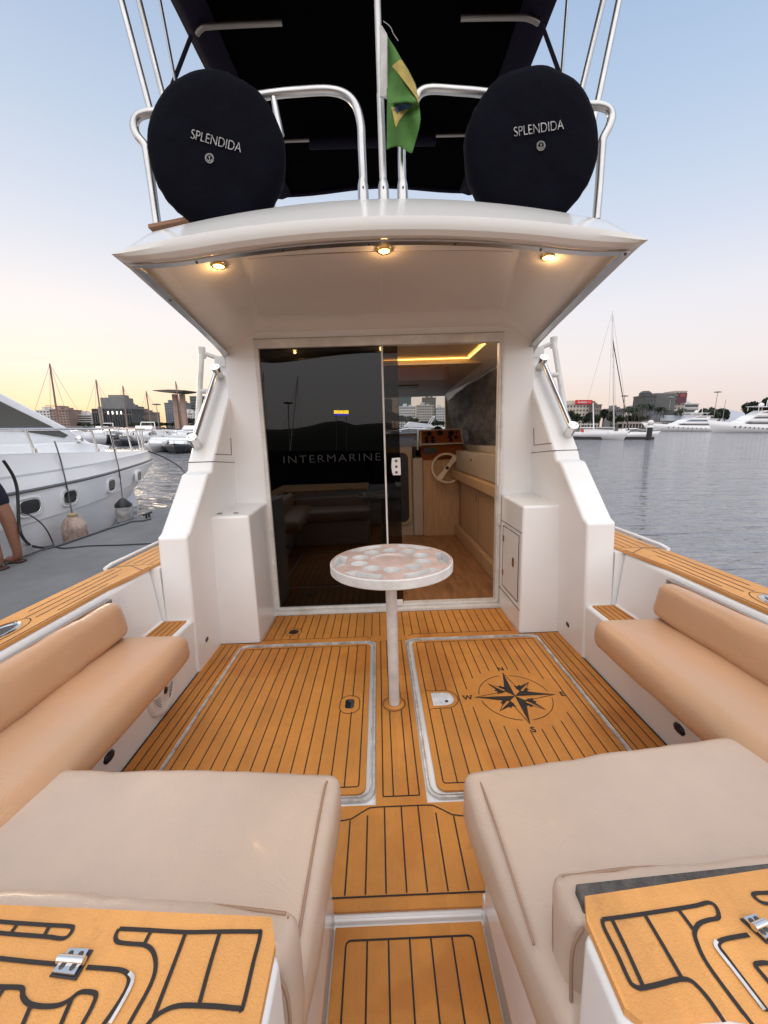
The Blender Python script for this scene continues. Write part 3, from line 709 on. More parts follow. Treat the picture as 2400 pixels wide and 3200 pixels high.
# marina on the left (bow towards us), each its own boat
for zx, zy, hd, L_, B_, lb, hm, st in (
    (1215, 768, 195, 10, 3.6, 'white motor cruiser with a dark hull stripe moored nearest in the left marina', None, 'cabin'),
    (1420, 778, 200, 9, 3.2, 'dark navy hulled boat beside the white cruiser in the left marina', hulld, 'cabin'),
    (1530, 765, 190, 9, 3.2, 'white boat behind the navy hulled boat, next to the handrail', None, 'cabin'),
    (985, 715, 205, 9, 3.0, 'low dark sport boat behind the pulpit rail of the moored yacht', hulld, 'open'),
    (880, 700, 200, 9, 3.0, 'dark covered speedboat left of the low sport boat in the marina', hulld, 'open'),
    (740, 672, 195, 11, 3.6, 'white flybridge cruiser showing above the moored yacht deck', None, 'fly'),
    (1110, 700, 200, 12, 3.8, 'white cruiser with a radar arch behind the nearest one', None, 'fly'),
    (1330, 705, 170, 12, 3.8, 'white flybridge boat between the cruiser and the navy hull', None, 'fly'),
    (1440, 700, 190, 12, 3.8, 'white sport cruiser behind the navy hull', None, 'cabin'),
    (1060, 665, 100, 12, 3.6, 'small red topped boat broadside at the marina back row', None, 'cabin'),
    (690, 655, 100, 12, 3.6, 'small white boat broadside at the left of the marina back row', None, 'cabin'),
    (1250, 668, 100, 13, 3.6, 'white boat broadside at the right of the marina back row', None, 'fly')):
    p = wp('L', zx, zy, z=0); a = R(hd); sc_ = .56 if p.y < 45 else .85; L_ *= .75; B_ *= .8
    # the measured point is the near end of the hull
    motorboat(p.x + math.sin(a) * L_, p.y - math.cos(a) * L_, hd, L_, B_, lb, hm, st, group='boats in the left marina', scale=sc_)
def sailboat(x, y, heading, L, B, top, label, mastm=None, lean=0, group=None, boom=True, spreaders=2, mast_y=.55):
    Rz = Matrix.Rotation(R(heading), 3, 'Z'); lt = Rz.transposed() @ (Vector(top) - Vector((x, y, 0))); mast = lt.z
    t = thing('sailing_boat', (0, 0, 0), label, 'sailboat', group)
    q = MB(); q.rings(hull_rings(L, B, 1.1, 1.5)); q.build('hull', hullw, t)
    q = MB(); q.prism([(L * .3, 1.1), (L * .72, 1.25), (L * .62, 1.6), (L * .33, 1.7)], 'x', -B * .28, B * .28); q.build('cabin', hullw, t)
    q = MB(); m = L * mast_y; tx = lt.x; ty = lt.y
    q.tube([(0, m, .9), (tx, ty, mast)], [.11, .07], n=7)
    for k in range(spreaders): z = mast * (k + 1) / (spreaders + 1); xx = tx * z / mast; yy = m + (ty - m) * z / mast; q.tube([(xx - .7, yy - .5, z), (xx + .7, yy + .5, z)], .035, n=5)
    if boom: q.tube([(0, m, 2.0), (0, m - L * .36, 2.0)], .10, n=7)
    q.build('mast', mastm or alu, t)
    q = MB()
    for a in ((0, L * .99, 1.15), (0, .1, .9), (-B * .45, m - .3, .9), (B * .45, m - .3, .9)): q.tube([a, (tx * .99, m + (ty - m) * .99, mast * .99)], .014, n=4)
    q.build('rigging', rope, t)
    place(t, x, y, heading); return t
spar = mat('mast_brown', (.20, .13, .11), .6)
for xt, yt, xb, Y, lb in ((402, 42, 490, 42, 'tallest leaning brown mast with its boat hidden behind the moored yacht'), (777, 172, 840, 50, 'brown mast in front of the dark office block with a small pennant'),
                          (995, 222, 1040, 55, 'third brown mast from the left, at the right end of the office block'), (1184, 266, 1235, 55, 'thin mast left of the tall lamp post'), (1422, 186, 1490, 60, 'mast standing in front of the monument')):
    a = wp('L', xt, yt, y=Y); b = wp('L', xb, 640, y=Y)
    lean = math.degrees(math.atan2(a.x - b.x, a.z - b.z)) * -1
    L_ = 9; hd = 180
    t = sailboat(b.x, Y + L_ * .55, hd, L_, 2.8, a, lb, spar, group='sailing boats in the left marina', spreaders=1)
# behind the stern: moored masts and a lit sign on the far bank, seen only mirrored in the door glass
for i, (x_, y_, h_) in enumerate(((-13, -72, 15), (-22, -84, 18), (-30, -78, 14), (6, -90, 17))):
    sailboat(x_, y_, 20 - 12 * i, 9, 2.8, (x_ + .3, y_ + 5, h_), ORDW[i] + ' sailing boat moored behind the stern, mirrored in the door glass', spreaders=2, group='sailing boats behind the stern')
sg_t = thing('illuminated_sign', (-15.8, -214, 1.2), 'lit yellow and blue sign on posts, mirrored in the dark door glass', 'sign')
for x_ in (-18.5, -13.1): q = MB(); q.tube([(x_, -214.6, 1), (x_, -214.6, 24.4)], .18, n=6); q.build('post', polem, sg_t)
for k in range(3):
    x_ = -19.6 + 2.65 * k
    q = MB(); q.box(x_, x_ + 2.5, -214.2, -213.9, 22.6, 24.3); q.build('yellow_panel', mat('sign_yellow_lit', (1, .7, .05), .5, emit=(1, .68, .04), estr=15), sg_t)
    q = MB(); q.box(x_, x_ + 2.5, -214.2, -213.9, 21.9, 22.55); q.build('blue_panel', mat('sign_blue_lit', (.05, .05, .8), .5, emit=(.06, .05, 1), estr=10), sg_t)
# right side: the white sailing yacht at the floating dock
a = wp('R', 205, 565, z=0); b = wp('R', 515, 572, z=0); tp = wp('f', 1914, 970, y=(a.y * .3 + b.y * .7))
d = Vector((b.x - a.x + 1.5, b.y - a.y - 3, 0)); hd = math.degrees(math.atan2(-d.x, d.y))
mb = wp('R', 432, 490, y=a.y * .3 + b.y * .7)
t = sailboat(a.x, a.y, hd, 9.0, 2.9, tp,  'white sailing yacht with a tall bare mast and red buoys at the stern', group=None, spreaders=2, mast_y=.72)
lt2 = Matrix.Rotation(R(hd), 3, 'Z').transposed() @ (Vector(tp) - Vector((a.x, a.y, 0)))
q = MB(); q.tube([(0, 8.9, 1.1), (lt2.x * .78, 6.48 + (lt2.y - 6.48) * .78, tp.z * .78)], .07, n=6); q.build('forestay_sail', black, t)
q = MB(); q.box(-1.1, 1.1, .9, 2.9, 2.55, 2.65)
for sx in (-1, 1):
    for yy in (1, 2.8): q.tube([(sx * 1.0, yy, .9), (sx * 1.0, yy, 2.55)], .04, n=5)
q.build('cockpit_canopy', whitep, t)
q = MB(); q.cushion((-.9, .3, 1.3), (.5, .35, .9), .15); q.build('red_buoy', mat('orange_red', (.75, .07, .03), .6), t)
a2 = wp('R', 300, 562, z=0); sb = wp('R', 325, 292, y=a2.y + 8)
sailboat(a2.x - 1, a2.y + 5, hd, 8, 2.6, sb, 'second white sailboat with a shorter white mast behind the first', mastm=whitep, spreaders=1)
# motorboat, floating dock and pile
a = wp('R', 548, 560, z=0); b = wp('R', 875, 560, z=0)
d = Vector((b.x - a.x, b.y - a.y, 0)); hd = math.degrees(math.atan2(-d.x, d.y)); 
motorboat(a.x, a.y + 4, hd - 4, 9.5, 2.9, 'low white motor cruiser moored right of the sailing yacht', style='cabin', scale=.95)
fd = MB(); l = wp('R', 165, 566, z=0); r = wp('R', 850, 566, z=0)
fd.box(l.x, r.x - 4, 68.5, 70.2, -.3, .45); fd.box(l.x - 6, l.x, 68.5, 74, -.3, .5)
tag(fd.build('floating_dock', mat('dock_dark_timber', (.035, .032, .032), .8, var=.3)), 'dark floating dock under the sailing yacht and the motor cruiser', 'dock')
p = wp('R', 747, 575, z=0); pt = wp('R', 752, 422, y=p.y)
t = thing('mooring_pile', (p.x, p.y, 0), 'thick black mooring pile with white bands in the water', 'pile')
q = MB(); q.lathe([(.40, -1), (.40, pt.z - 1.15)], (p.x, p.y, 0), n=16); q.build('shaft', black, t)
q = MB(); q.lathe([(.43, pt.z - 1.15), (.43, pt.z - .85), (.36, pt.z - .85), (.36, pt.z - .7), (.43, pt.z - .7), (.43, pt.z - .2), (.2, pt.z)], (p.x, p.y, 0), n=16); q.build('white_cap', whitep, t)
# mega yachts
def megayacht(x, y, heading, L, label, blue=False):
    t = thing('mega_yacht', (0, 0, 0), label, 'yacht', 'large white yachts at the far right')
    B = L * .17; q = MB(); q.rings(hull_rings(L, B, 2.6, 5.0, 18)); q.build('hull', hullw, t)
    tiers = ((.06, .66, 2.7, 4.9, .44), (.10, .54, 4.9, 7.0, .40), (.16, .42, 7.0, 8.8, .34))
    for k, (u0, u1, z0, z1, wf) in enumerate(tiers):
        q = MB(); q.prism([(L * u0, z0), (L * u1, z0), (L * (u1 - .09), z1 - .3), (L * (u1 - .13), z1), (L * (u0 - .01), z1)], 'x', -B * wf, B * wf)
        q.box(-B * wf - .3, B * wf + .3, L * (u0 - .03), L * (u1 - .12), z1 - .3, z1 + .05)
        q.build('deckhouse', hullw, t)
        q = MB(); q.prism([(L * (u0 + .04), z0 + .8), (L * (u1 - .06), z0 + .8), (L * (u1 - .10), z1 - .7), (L * (u0 + .06), z1 - .7)], 'x', -B * wf - .06, B * wf + .06)
        q.build('window', mat('yacht_blue_glass', (.02, .05, .16), .15) if (blue and k == 1) else winglass, t)
    q = MB(); q.prism([(L * .18, 10.2), (L * .42, 10.2), (L * .44, 10.45), (L * .16, 10.45)], 'x', -B * .32, B * .32)
    for u in (.2, .4):
        for sx in (-1, 1): q.tube([(sx * B * .3, L * u, 8.7), (sx * B * .3, L * u, 10.3)], .12, n=6)
    q.build('hardtop', hullw, t)
    q = MB(); q.tube([(0, L * .22, 10.4), (0, L * .22, 13)], .15, n=6); q.lathe([(.2, 0), (.9, .4), (.9, 1), (.2, 1.5)], (0, L * .3, 10.4), n=10); q.build('radar_mast', hullw, t)
    src = None
    for k in range(9):
        for sx in (-1, 1):
            y_ = L * (.22 + .06 * k); b = B / 2 * (1 if y_ / L < .45 else 1 - ((y_ / L - .45) / .55) ** 2.1)
            q = MB(); q.lathe([(.28, -.12), (.28, .12)], (sx * b * .985, y_, 1.6 + .10 * k), 'x', 10); q.build('porthole', winglass, t)
    q = MB()
    for sg in (-1, 1): q.tube([(sg * B / 2 * max(.02, 1 - ((u - .45) / .55) ** 2.1) * .95 if u > .45 else sg * B / 2 * .95, L * u, 2.6 + 2.4 * u ** 1.6 + .9) for u in [.5 + .05 * k for k in range(11)]], .05, n=5)
    q.build('rail', steel, t)
    place(t, x, y, heading)
a = wp('R', 1020, 512, z=0); b = wp('R', 935, 452, y=205)
megayacht(b.x + 47, 236, 98, 48, 'first large white yacht, its bow at the left end of the far right row', True)
b = wp('R', 1358, 418, y=150)
megayacht(b.x + 36, 168, 104, 38, 'second large white yacht, nearer, cut by the right edge of the view')
# boats ahead seen through the windscreen
p = wp('i', 300, 1230, z=.0); p = wp('i', 380, 1225, y=45)
motorboat(p.x + 4, 45, 92, 9, 3.2, 'white cruiser lying ahead, seen through the cabin windscreen', style='fly', scale=1.0)
p = wp('i', 600, 1200, y=55)
motorboat(p.x + 4, 55, 88, 8, 3.2, 'white boat behind the first one ahead, seen through the cabin windscreen', style='cabin', scale=1.1)

# ------------------------------------------------------------------ concrete dock at the left, neighbour yacht, fenders, ropes, person
q = MB(); q.box(-4.24, -1.95, -12, 17, -.45, .4); q.box(-4.30, -4.24, -12, 17, .26, .385)
dk = tag(q.build('dock', conc, base=(-3.1, 0, 0), bevel=.015), 'grey concrete floating dock between the two boats', 'dock')
ST = [(-4, -4.5, 1), (2, -4.5, 1), (4.8, -4.5, 1), (5.75, -4.6, 1), (6.6, -4.75, 1), (7.5, -5.0, 1), (8.6, -5.34, 1), (9.6, -5.68, 1), (10.4, -6.02, 1), (10.75, -6.32, 1)]
CX = -6.5
def lerp(tab, y):
    for a, b in zip(tab, tab[1:]):
        if y <= b[0]: return a[1] + (b[1] - a[1]) * max(0, (y - a[0])) / (b[0] - a[0])
    return tab[-1][1]
SIDE = [(p.x, p.y) for p in smooth([(a, b, 0) for a, b, c in ST], 5)]
def nx(y, z):
    s = lerp(SIDE, y); u = max(0, min(1, (y - 4) / 6.7)); zr = 1.13 - .05 * u
    if z >= zr: k = 0; o = -.10 * min(1, (z - zr) / .4)
    else: d = (zr - z) / zr; k = d; o = -(.03 * d + (.50 * d ** 1.5) * u)
    return s + o
def nz(y): return 1.60 - .045 * max(0, (y - 4.8))
ys = [-4, -1, 1, 2.5, 3.6, 4.4, 5, 5.6, 6.2, 6.8, 7.4, 8, 8.6, 9.1, 9.6, 10.0, 10.4, 10.75]
ny = thing('motor_yacht', (-6.5, 3, 0), 'white motor yacht moored on the far side of the concrete dock', 'yacht')
rs = []
for y in ys:
    u = max(0, min(1, (y - 7) / 3.75)); rk = .9 * u ** 1.3
    row = []
    zs = [nz(y), nz(y) - .03, 1.33, 1.30, 1.16, 1.12, 1.08, .95, .72, .70, .4, .1, -.25]
    for z in zs:
        yy = y - (0 if z > 1.1 else (1.1 - z) * rk); x = nx(y, z) + (.02 if .71 < z < 1.1 else 0) + (.012 if z in (1.33,) else 0)
        row.append(Vector((min(x, CX + 2.0) if y < 10.5 else x, yy, z)))
    row2 = [Vector((2 * CX - v.x, v.y, v.z)) for v in reversed(row)]
    rs.append(row + row2)
q = MB(); q.rings(rs, sm=True); hl = q.build('hull', hullg, ny)
m = hl.modifiers.new('es', 'EDGE_SPLIT'); m.split_angle = R(22)
q = MB(); q.tube([(nx(y, 1.12) + .02, y, 1.125 - .05 * max(0, min(1, (y - 4) / 6.7)) * 0) for y in ys], .022, n=8); q.build('rub_rail', mat('rub_rail_grey', (.13, .13, .14), .5), ny)
# superstructure
def yd(z, px, py, X): return wp(z, px, py, x=X)
prof = [(-4, 1.5), (7.9, 1.5), (7.45, 1.66), (6.98, 1.92), (5.83, 2.42), (4.2, 3.05), (2.5, 3.4), (-4, 3.5)]
q = MB(); q.prism(prof, 'x', -7.6, -5.42); cb = q.build('cabin', hullg, ny, bevel=.05)
q = MB(); q.prism([(-2, 1.90), (6.05, 1.86), (6.85, 1.74), (6.95, 1.78), (6.62, 1.93), (5.72, 2.31), (4.4, 2.72), (2.0, 3.05), (-2, 3.1)], 'x', -5.42, -5.405); q.build('window', mat('yacht_smoked_glass', (.075, .075, .065), .12, spec=.9), ny)
q = MB(); q.prism([(-4, 1.48), (7.6, 1.44), (7.85, 1.56), (7.2, 1.66), (-4, 1.78)], 'x', -5.40, -5.30); q.build('side_moulding', hullg, ny, bevel=.03)
q = MB(); c = wp('L', 637, 655, x=-5.3); q.lathe([(.055, -.03), (.055, .03), (.035, .05)], (-5.29, c.y, c.z), 'x', 14); q.build('deck_light', steel, ny)
rail = [(-5.0, -3, 1.88), (-5.0, 5.3, 1.885), (-5.02, 7.3, 1.89), (-5.5, 8.9, 1.885), (-6.02, 10.2, 1.88), (-6.25, 10.5, 1.86)]
q = MB(); q.tube(smooth(rail, 5), .02, n=8); q.tube([(-6.25, 10.5, 1.86), (-6.3, 10.55, 1.34)], .018, n=8)
q.build('rail', steel, ny)
for zx, zb, X in ((285, 775, -4.9), (792, 748, -5.08), (932, 742, -5.3), (1068, 745, -5.65), (1140, 740, -5.9), (1165, 748, -6.05)):
    b = wp('L', zx, zb, x=X); q = MB(); tx = X - .02; q.tube([(b.x, b.y, nz(b.y) - .02), (b.x - .02, b.y - .06, 1.885)], .018, n=8); q.lathe([(.035, 0), (.028, .09)], (b.x, b.y, nz(b.y) - .03), n=10); q.build('stanchion', steel, ny)
for k, (px, py) in enumerate(((295, 650), (695, 552), (1110, 435), (1385, 345))):
    c = wp('n', px, py, x=-4.5)
    for _ in range(4): c = wp('n', px, py, x=nx(c.y, c.z) + .02)
    sl = (nx(c.y + .2, c.z) - nx(c.y - .2, c.z)) / .4
    f = Vector((sl, 1, 0)).normalized(); up = Vector((0, 0, 1)); nn = f.cross(up).normalized()
    if nn.x < 0: nn = -nn
    def oval(w2, h2, off, n=24): return [c + nn * off + f * (w2 * math.copysign(abs(math.cos(a)) ** .55, math.cos(a))) + up * (h2 * math.copysign(abs(math.sin(a)) ** .55, math.sin(a))) for a in [2 * math.pi * i / n for i in range(n)]]
    ww, hh = (.15, .085)
    q = MB(); q.rings([oval(ww + .06, hh + .05, -.03), oval(ww + .055, hh + .045, .012), oval(ww + .02, hh + .02, .012), oval(ww + .01, hh + .01, -.012)]); fr = q.build('porthole', hullg, ny)
    q = MB(); q.rings([oval(ww + .012, hh + .012, .006), oval(ww + .012, hh + .012, .016), oval(ww + .002, hh + .002, .016), oval(ww + .002, hh + .002, .0)]); q.build('porthole_rim', steel, fr, base=ORG['motor_yacht'])
    q = MB(); q.rings([oval(ww + .004, hh + .004, .002), oval(ww + .004, hh + .004, .008)]); q.build('porthole_glass', mat('porthole_glass', (.012, .012, .012), .1, spec=.8), fr, base=ORG['motor_yacht'])
def ropeline(pts, r, label, m=None, name='rope', cat='rope', k=6):
    q = MB(); q.tube(smooth(pts, k), r, n=7); o = q.build(name, m or rope, base=pts[0]); return tag(o, label, cat)
def fender(px, ptop, pbot, r, m, capm, label, rx, zm='n'):
    a = wp(zm, px, ptop, x=rx); b = wp(zm, px, pbot, x=rx); x, y = a.x, (a.y + b.y) / 2
    t = thing('fender', (x, y, b.z - .15), label, 'fender')
    return a, b, t, x, y
a, b, t, x, y = fender(740, 740, 960, .15, None, None, 'dirty pinkish ribbed fender hanging on the yacht side, nearer to the man', -4.38)
q = MB(); rs = []
for i in range(15):
    u = i / 14; z = a.z - (a.z - b.z + .1) * u; rr = .055 + .09 * min(1, u * 3) ** .6
    rs.append([(x + (rr + .011 * math.cos(14 * th)) * math.cos(th), y + (rr + .011 * math.cos(14 * th)) * math.sin(th), z) for th in [2 * math.pi * k / 48 for k in range(48)]])
q.rings(rs); q.build('body', mat('dirty_fender', (.50, .40, .35), .7, var=.5, vscale=7, tint=(.24, .15, .12)), t)
q = MB(); q.lathe([(.05, 0), (.065, .02), (.06, .05), (.02, .06)], (x, y, a.z - .01), n=14); q.build('eyelet', mat('fender_yellowed', (.40, .32, .18), .7, var=.3), t)
top1 = wp('n', 550, 0, x=-5.0); rb = wp('n', 655, 400, x=nx(5.7, 1.1) + .04)
def onhull(px, py, off=.03):
    c = wp('n', px, py, x=-4.6)
    for _ in range(5): c = wp('n', px, py, x=nx(c.y, c.z) + off)
    return c
ropeline([wp('n', 545, 0, x=-5.0), onhull(575, 90), onhull(615, 230), onhull(655, 400, .05), onhull(680, 520), (x, y, a.z + .05)], .010, 'grey rope tying the dirty pinkish fender to the yacht rail')
a, b, t, x, y = fender(1235, 560, 790, .1, None, None, 'grey white cylinder fender with a black cone top at the dock edge', -4.36)
z0 = a.z; z1 = b.z - .06
q = MB(); q.lathe([(.10, z1), (.125, z1 + .02), (.125, z0 - .12)], (x, y, 0), n=24); q.build('body', mat('fender_grey_white', (.55, .54, .54), .6, var=.5, vscale=11, tint=(.22, .20, .19)), t)
q = MB(); q.lathe([(.13, z0 - .14), (.125, z0 - .10), (.05, z0 - .02), (.02, z0)], (x, y, 0), n=24); q.build('cone_top', black, t)
tp1 = wp('L', 885, 565, x=-5.05); r2 = wp('n', 1185, 290, x=nx(7.5, 1.1) + .04)
ropeline([wp('L', 885, 565, x=-5.05), onhull(1135, 60), onhull(1160, 165), onhull(1188, 290, .05), onhull(1206, 430), (x, y, z0)], .010, 'grey rope tying the black topped fender to the yacht rail')
# bow line from the yacht to the right
e = wp('l', 1290, 990, y=8.0)
ropeline([(-6.1, 10.3, 1.35), (-5.4, 9.9, 1.18), (-4.7, 9.3, .95), (e.x + .2, 8.2, .75), (e.x + .9, 7.8, .5)], .016, 'dark mooring line running from the yacht bow down to the dock', black, 'mooring_line', 'rope')
q1 = [wp('n', a, b, z=.41) for a, b in ((0, 1225), (200, 1150), (400, 1075), (545, 1040), (800, 955), (1050, 870), (1190, 830), (1280, 800), (1400, 790), (1475, 770))]
ropeline([Vector((v.x + .05, v.y, .415)) for v in q1], .012, 'dark rope lying along the far edge of the dock', rope, 'rope', 'rope')
cl = wp('n', 1475, 757, z=.4); q = MB(); q.tube([(cl.x, cl.y - .12, .47), (cl.x, cl.y + .12, .47)], .018); q.tube([(cl.x, cl.y - .04, .4), (cl.x, cl.y - .04, .47)], .016); q.tube([(cl.x, cl.y + .04, .4), (cl.x, cl.y + .04, .47)], .016)
tag(q.build('mooring_cleat', black, base=(cl.x, cl.y, .4)), 'small black cleat on the dock edge right of the fender', 'cleat')
cb_ = [wp('n', a, b, x=-4.36) for a, b in ((215, 708), (300, 735), (400, 805), (470, 890), (520, 990))] + [wp('n', a, b, z=.412) for a, b in ((548, 1040), (640, 1062), (880, 1040), (1200, 1030), (1500, 1016), (1640, 1010))]
ropeline(cb_, .008, 'thin black cable from the first porthole across the dock', ropeb, 'power_cable', 'cable')
hz = [wp('n', a, b, x=-4.12) for a, b in ((35, 190), (85, 262), (135, 350), (170, 470), (182, 650), (190, 830), (225, 950))] + [wp('n', a, b, z=.42) for a, b in ((300, 1030), (420, 1058), (530, 1040))]
ropeline(hz, .016, 'thick dark hose curving from the man hand down to the dock edge', ropeb, 'water_hose', 'hose')

# person: bare back, navy shorts, standing at the dock edge with the hose
def skinned(name, verts, edges, radii, m, parent, base, root=0, sub=2):
    me = bpy.data.meshes.new(name); me.from_pydata([tuple(Vector(v) - Vector(base)) for v in verts], edges, []); me.materials.append(m)
    o = bpy.data.objects.new(name, me); col.objects.link(o)
    if parent: o.parent = parent
    else: o.location = base
    ORG[o.name] = Vector(base)
    o.modifiers.new('skin', 'SKIN'); 
    for i, r_ in enumerate(radii):
        v = me.skin_vertices[0].data[i]; v.radius = r_ if isinstance(r_, tuple) else (r_, r_); v.use_root = (i == root)
    s = o.modifiers.new('sub', 'SUBSURF'); s.levels = sub; s.render_levels = sub
    bake(o)
    for p in o.data.polygons: p.use_smooth = True
    return o
PX, PY, PZ = -4.20, 4.17, .4
pz = lambda x, y, z: (PX + x, PY + y, PZ + z)
# facing the yacht (-x) : hips above the dock edge, two legs apart along y
V = [pz(-.12, .0, .98), pz(-.12, 0, 1.12), pz(-.14, 0, 1.32), pz(-.15, 0, 1.46), pz(-.16, 0, 1.54), pz(-.17, 0, 1.66), pz(-.175, 0, 1.74),
     pz(-.11, .12, .92), pz(.02, .15, .50), pz(.045, .16, .10), pz(.0, .17, .035), pz(-.13, .19, .025),
     pz(-.10, -.09, .92), pz(.01, -.09, .50), pz(.055, -.08, .10), pz(.02, -.07, .035), pz(-.11, -.06, .025),
     pz(-.15, .20, 1.43), pz(-.16, .30, 1.17), pz(-.30, .32, .98), pz(-.36, .30, .93),
     pz(-.15, -.20, 1.43), pz(-.14, -.27, 1.16), pz(-.34, -.24, 1.06), pz(-.40, -.22, 1.05)]
E_ = [(0, 1), (1, 2), (2, 3), (3, 4), (4, 5), (5, 6), (0, 7), (7, 8), (8, 9), (9, 10), (10, 11), (0, 12), (12, 13), (13, 14), (14, 15), (15, 16), (3, 17), (17, 18), (18, 19), (19, 20), (3, 21), (21, 22), (22, 23), (23, 24)]
RD = [(.13, .15), (.12, .14), (.13, .17), (.12, .15), .06, .10, .085, .10, .072, .044, .048, .036, .10, .072, .044, .048, .036, .065, .045, .035, .028, .065, .045, .035, .028]
pr = thing('person', (PX, PY, PZ), 'man in navy shorts with bare back at the left dock edge, holding a hose', 'person')
skinned('body', V, E_, RD, skin, pr, (PX, PY, PZ))
skinned('shorts', [pz(-.12, 0, 1.03), pz(-.12, 0, .94), pz(-.10, .125, .88), pz(-.045, .14, .62), pz(-.11, -.12, .88), pz(-.085, -.13, .62)], [(0, 1), (1, 2), (2, 3), (1, 4), (4, 5)], [(.145, .165), (.15, .17), .135, .12, .135, .12], navy, pr, (PX, PY, PZ))
q = MB(); q.cushion((PX - .17, PY, PZ + 1.74), (.21, .19, .20), .09); q.build('hair', mat('dark_hair', (.02, .015, .012), .8), pr)
for dx, dy in ((-.055, .17), (-.035, -.07)):
    q = MB(); q.cushion((PX + dx, PY + dy, PZ + .012), (.27, .10, .024), .011); q.build('sandal', mat('brown_sandal', (.06, .025, .02), .7), pr)
# ------------------------------------------------------------------ OUR BOAT (boat frame; moved into the water at the end)
MX = .04                                       # centreline
mir = lambda x: 2 * MX - x
bt = thing('motor_cruiser', (MX, 3, -.65), 'white motor cruiser seen from its own teak cockpit, hardtop overhead', 'motor yacht', boat=True)
GZ = .63
def hw(y): return 1.485 if y < 3 else 1.485 * max(.01, 1 - ((y - 3) / 6.8) ** 2.4)
q = MB(); rs = []
for i in range(27):
    y = -.35 + 10.1 * i / 26; b = hw(y); s = .60 + (.30 * max(0, (y - 2.5) / 7) ** 1.5); rk = max(0, (y - 6) / 4) * .9
    rs.append([(MX - b, y, s), (MX - b * .985, y - rk * .3, .2), (MX - b * .92, y - rk * .7, -.35), (MX - b * .80, y - rk, -.70), (MX, y - rk, -1.15 if y < 8 else -.9), (MX + b * .80, y - rk, -.70), (MX + b * .92, y - rk * .7, -.35), (MX + b * .985, y - rk * .3, .2), (MX + b, y, s)])
q.rings(rs, close=False); q.add(rs[0], [tuple(range(9))])
q.build('hull', gel, bt)
# foredeck and side decks
q = MB()
def fd_(u, v):
    y = 2.07 + 7.63 * u; b = hw(y); x = MX + b * (2 * v - 1); s = .60 + (.30 * max(0, (y - 2.5) / 7) ** 1.5)
    return (x, y, s + .06 * (1 - (2 * v - 1) ** 2) * (1 if y > 7 else 0))
n1 = 26; 
for i in range(n1):
    for a, b in (((0, .085), (.915, 1)) if 2.0 + 7.7 * i / n1 < 6.9 else ((0, 1),)):
        k = 10 if b - a > .5 else 2
        for j in range(k):
            v0 = a + (b - a) * j / k; v1 = a + (b - a) * (j + 1) / k; u0 = i / n1; u1 = (i + 1) / n1
            q.add([fd_(u0, v0), fd_(u1, v0), fd_(u1, v1), fd_(u0, v1)], [(0, 1, 2, 3)])
q.build('side_deck', gelrough, bt)
# cockpit sole under the pads
q = MB(); q.box(-1.07, mir(-1.07), .862, 2.86, -.10, -.012); q.box(-.30, mir(-.30), -.40, .862, -.16, -.026)
q.build('cockpit_sole', gel, bt)
# coaming, seat bases, lockers as one moulding
q = MB()
for sg in (1, -1):
    X = (lambda x: x) if sg == 1 else mir
    def bx(a, b, *r):
        a, b = X(a), X(b); q.box(min(a, b), max(a, b), *r)
    def pr_(poly, x0, x1):
        a, b = sorted((X(x0), X(x1))); q.prism(poly, 'x', a, b)
    pts = [(-1.462, GZ - .015), (-1.25, GZ - .015), (-1.235, GZ - .03), (-1.205, .32), (-1.05, .318), (-1.04, .30), (-1.056, -.02), (-1.056, -.11), (-1.462, -.11)]
    q = MB(); q.prism([(X(a), b) for a, b in pts], 'y', .42, 2.06); q.build('coaming', gel, bt, bevel=.012, seg=3)
    a, b = sorted((X(-1.262), X(-1.19))); q = MB(); q.box(a, b, 2.065, 2.92, -.1, GZ - .016); q.build('coaming', gel, bt)

for sg in (1, -1):
    X = (lambda x: x) if sg == 1 else mir
    a, b = sorted((X(-1.05), X(-.158))); q = MB(); q.box(a, b, .40, .868 if sg == 1 else .850, -.15, .30); q.build('seat_base', gel, bt, bevel=.02, seg=3)
# small white cove strips beside the passage step
q = MB()
for sg in (1, -1):
    X = (lambda x: x) if sg == 1 else mir
    q.prism([(X(-.158), -.05), (X(-.158), .06), (X(-.178), .06), (X(-.20), -.05)] if sg == 1 else [(X(-.20), -.05), (X(-.178), .06), (X(-.158), .06), (X(-.158), -.05)], 'y', -.4, .86)
q.box(-.16, .24, .857, .867, -.10, -.011)
q.build('passage_kerb', gel, bt, bevel=.006)

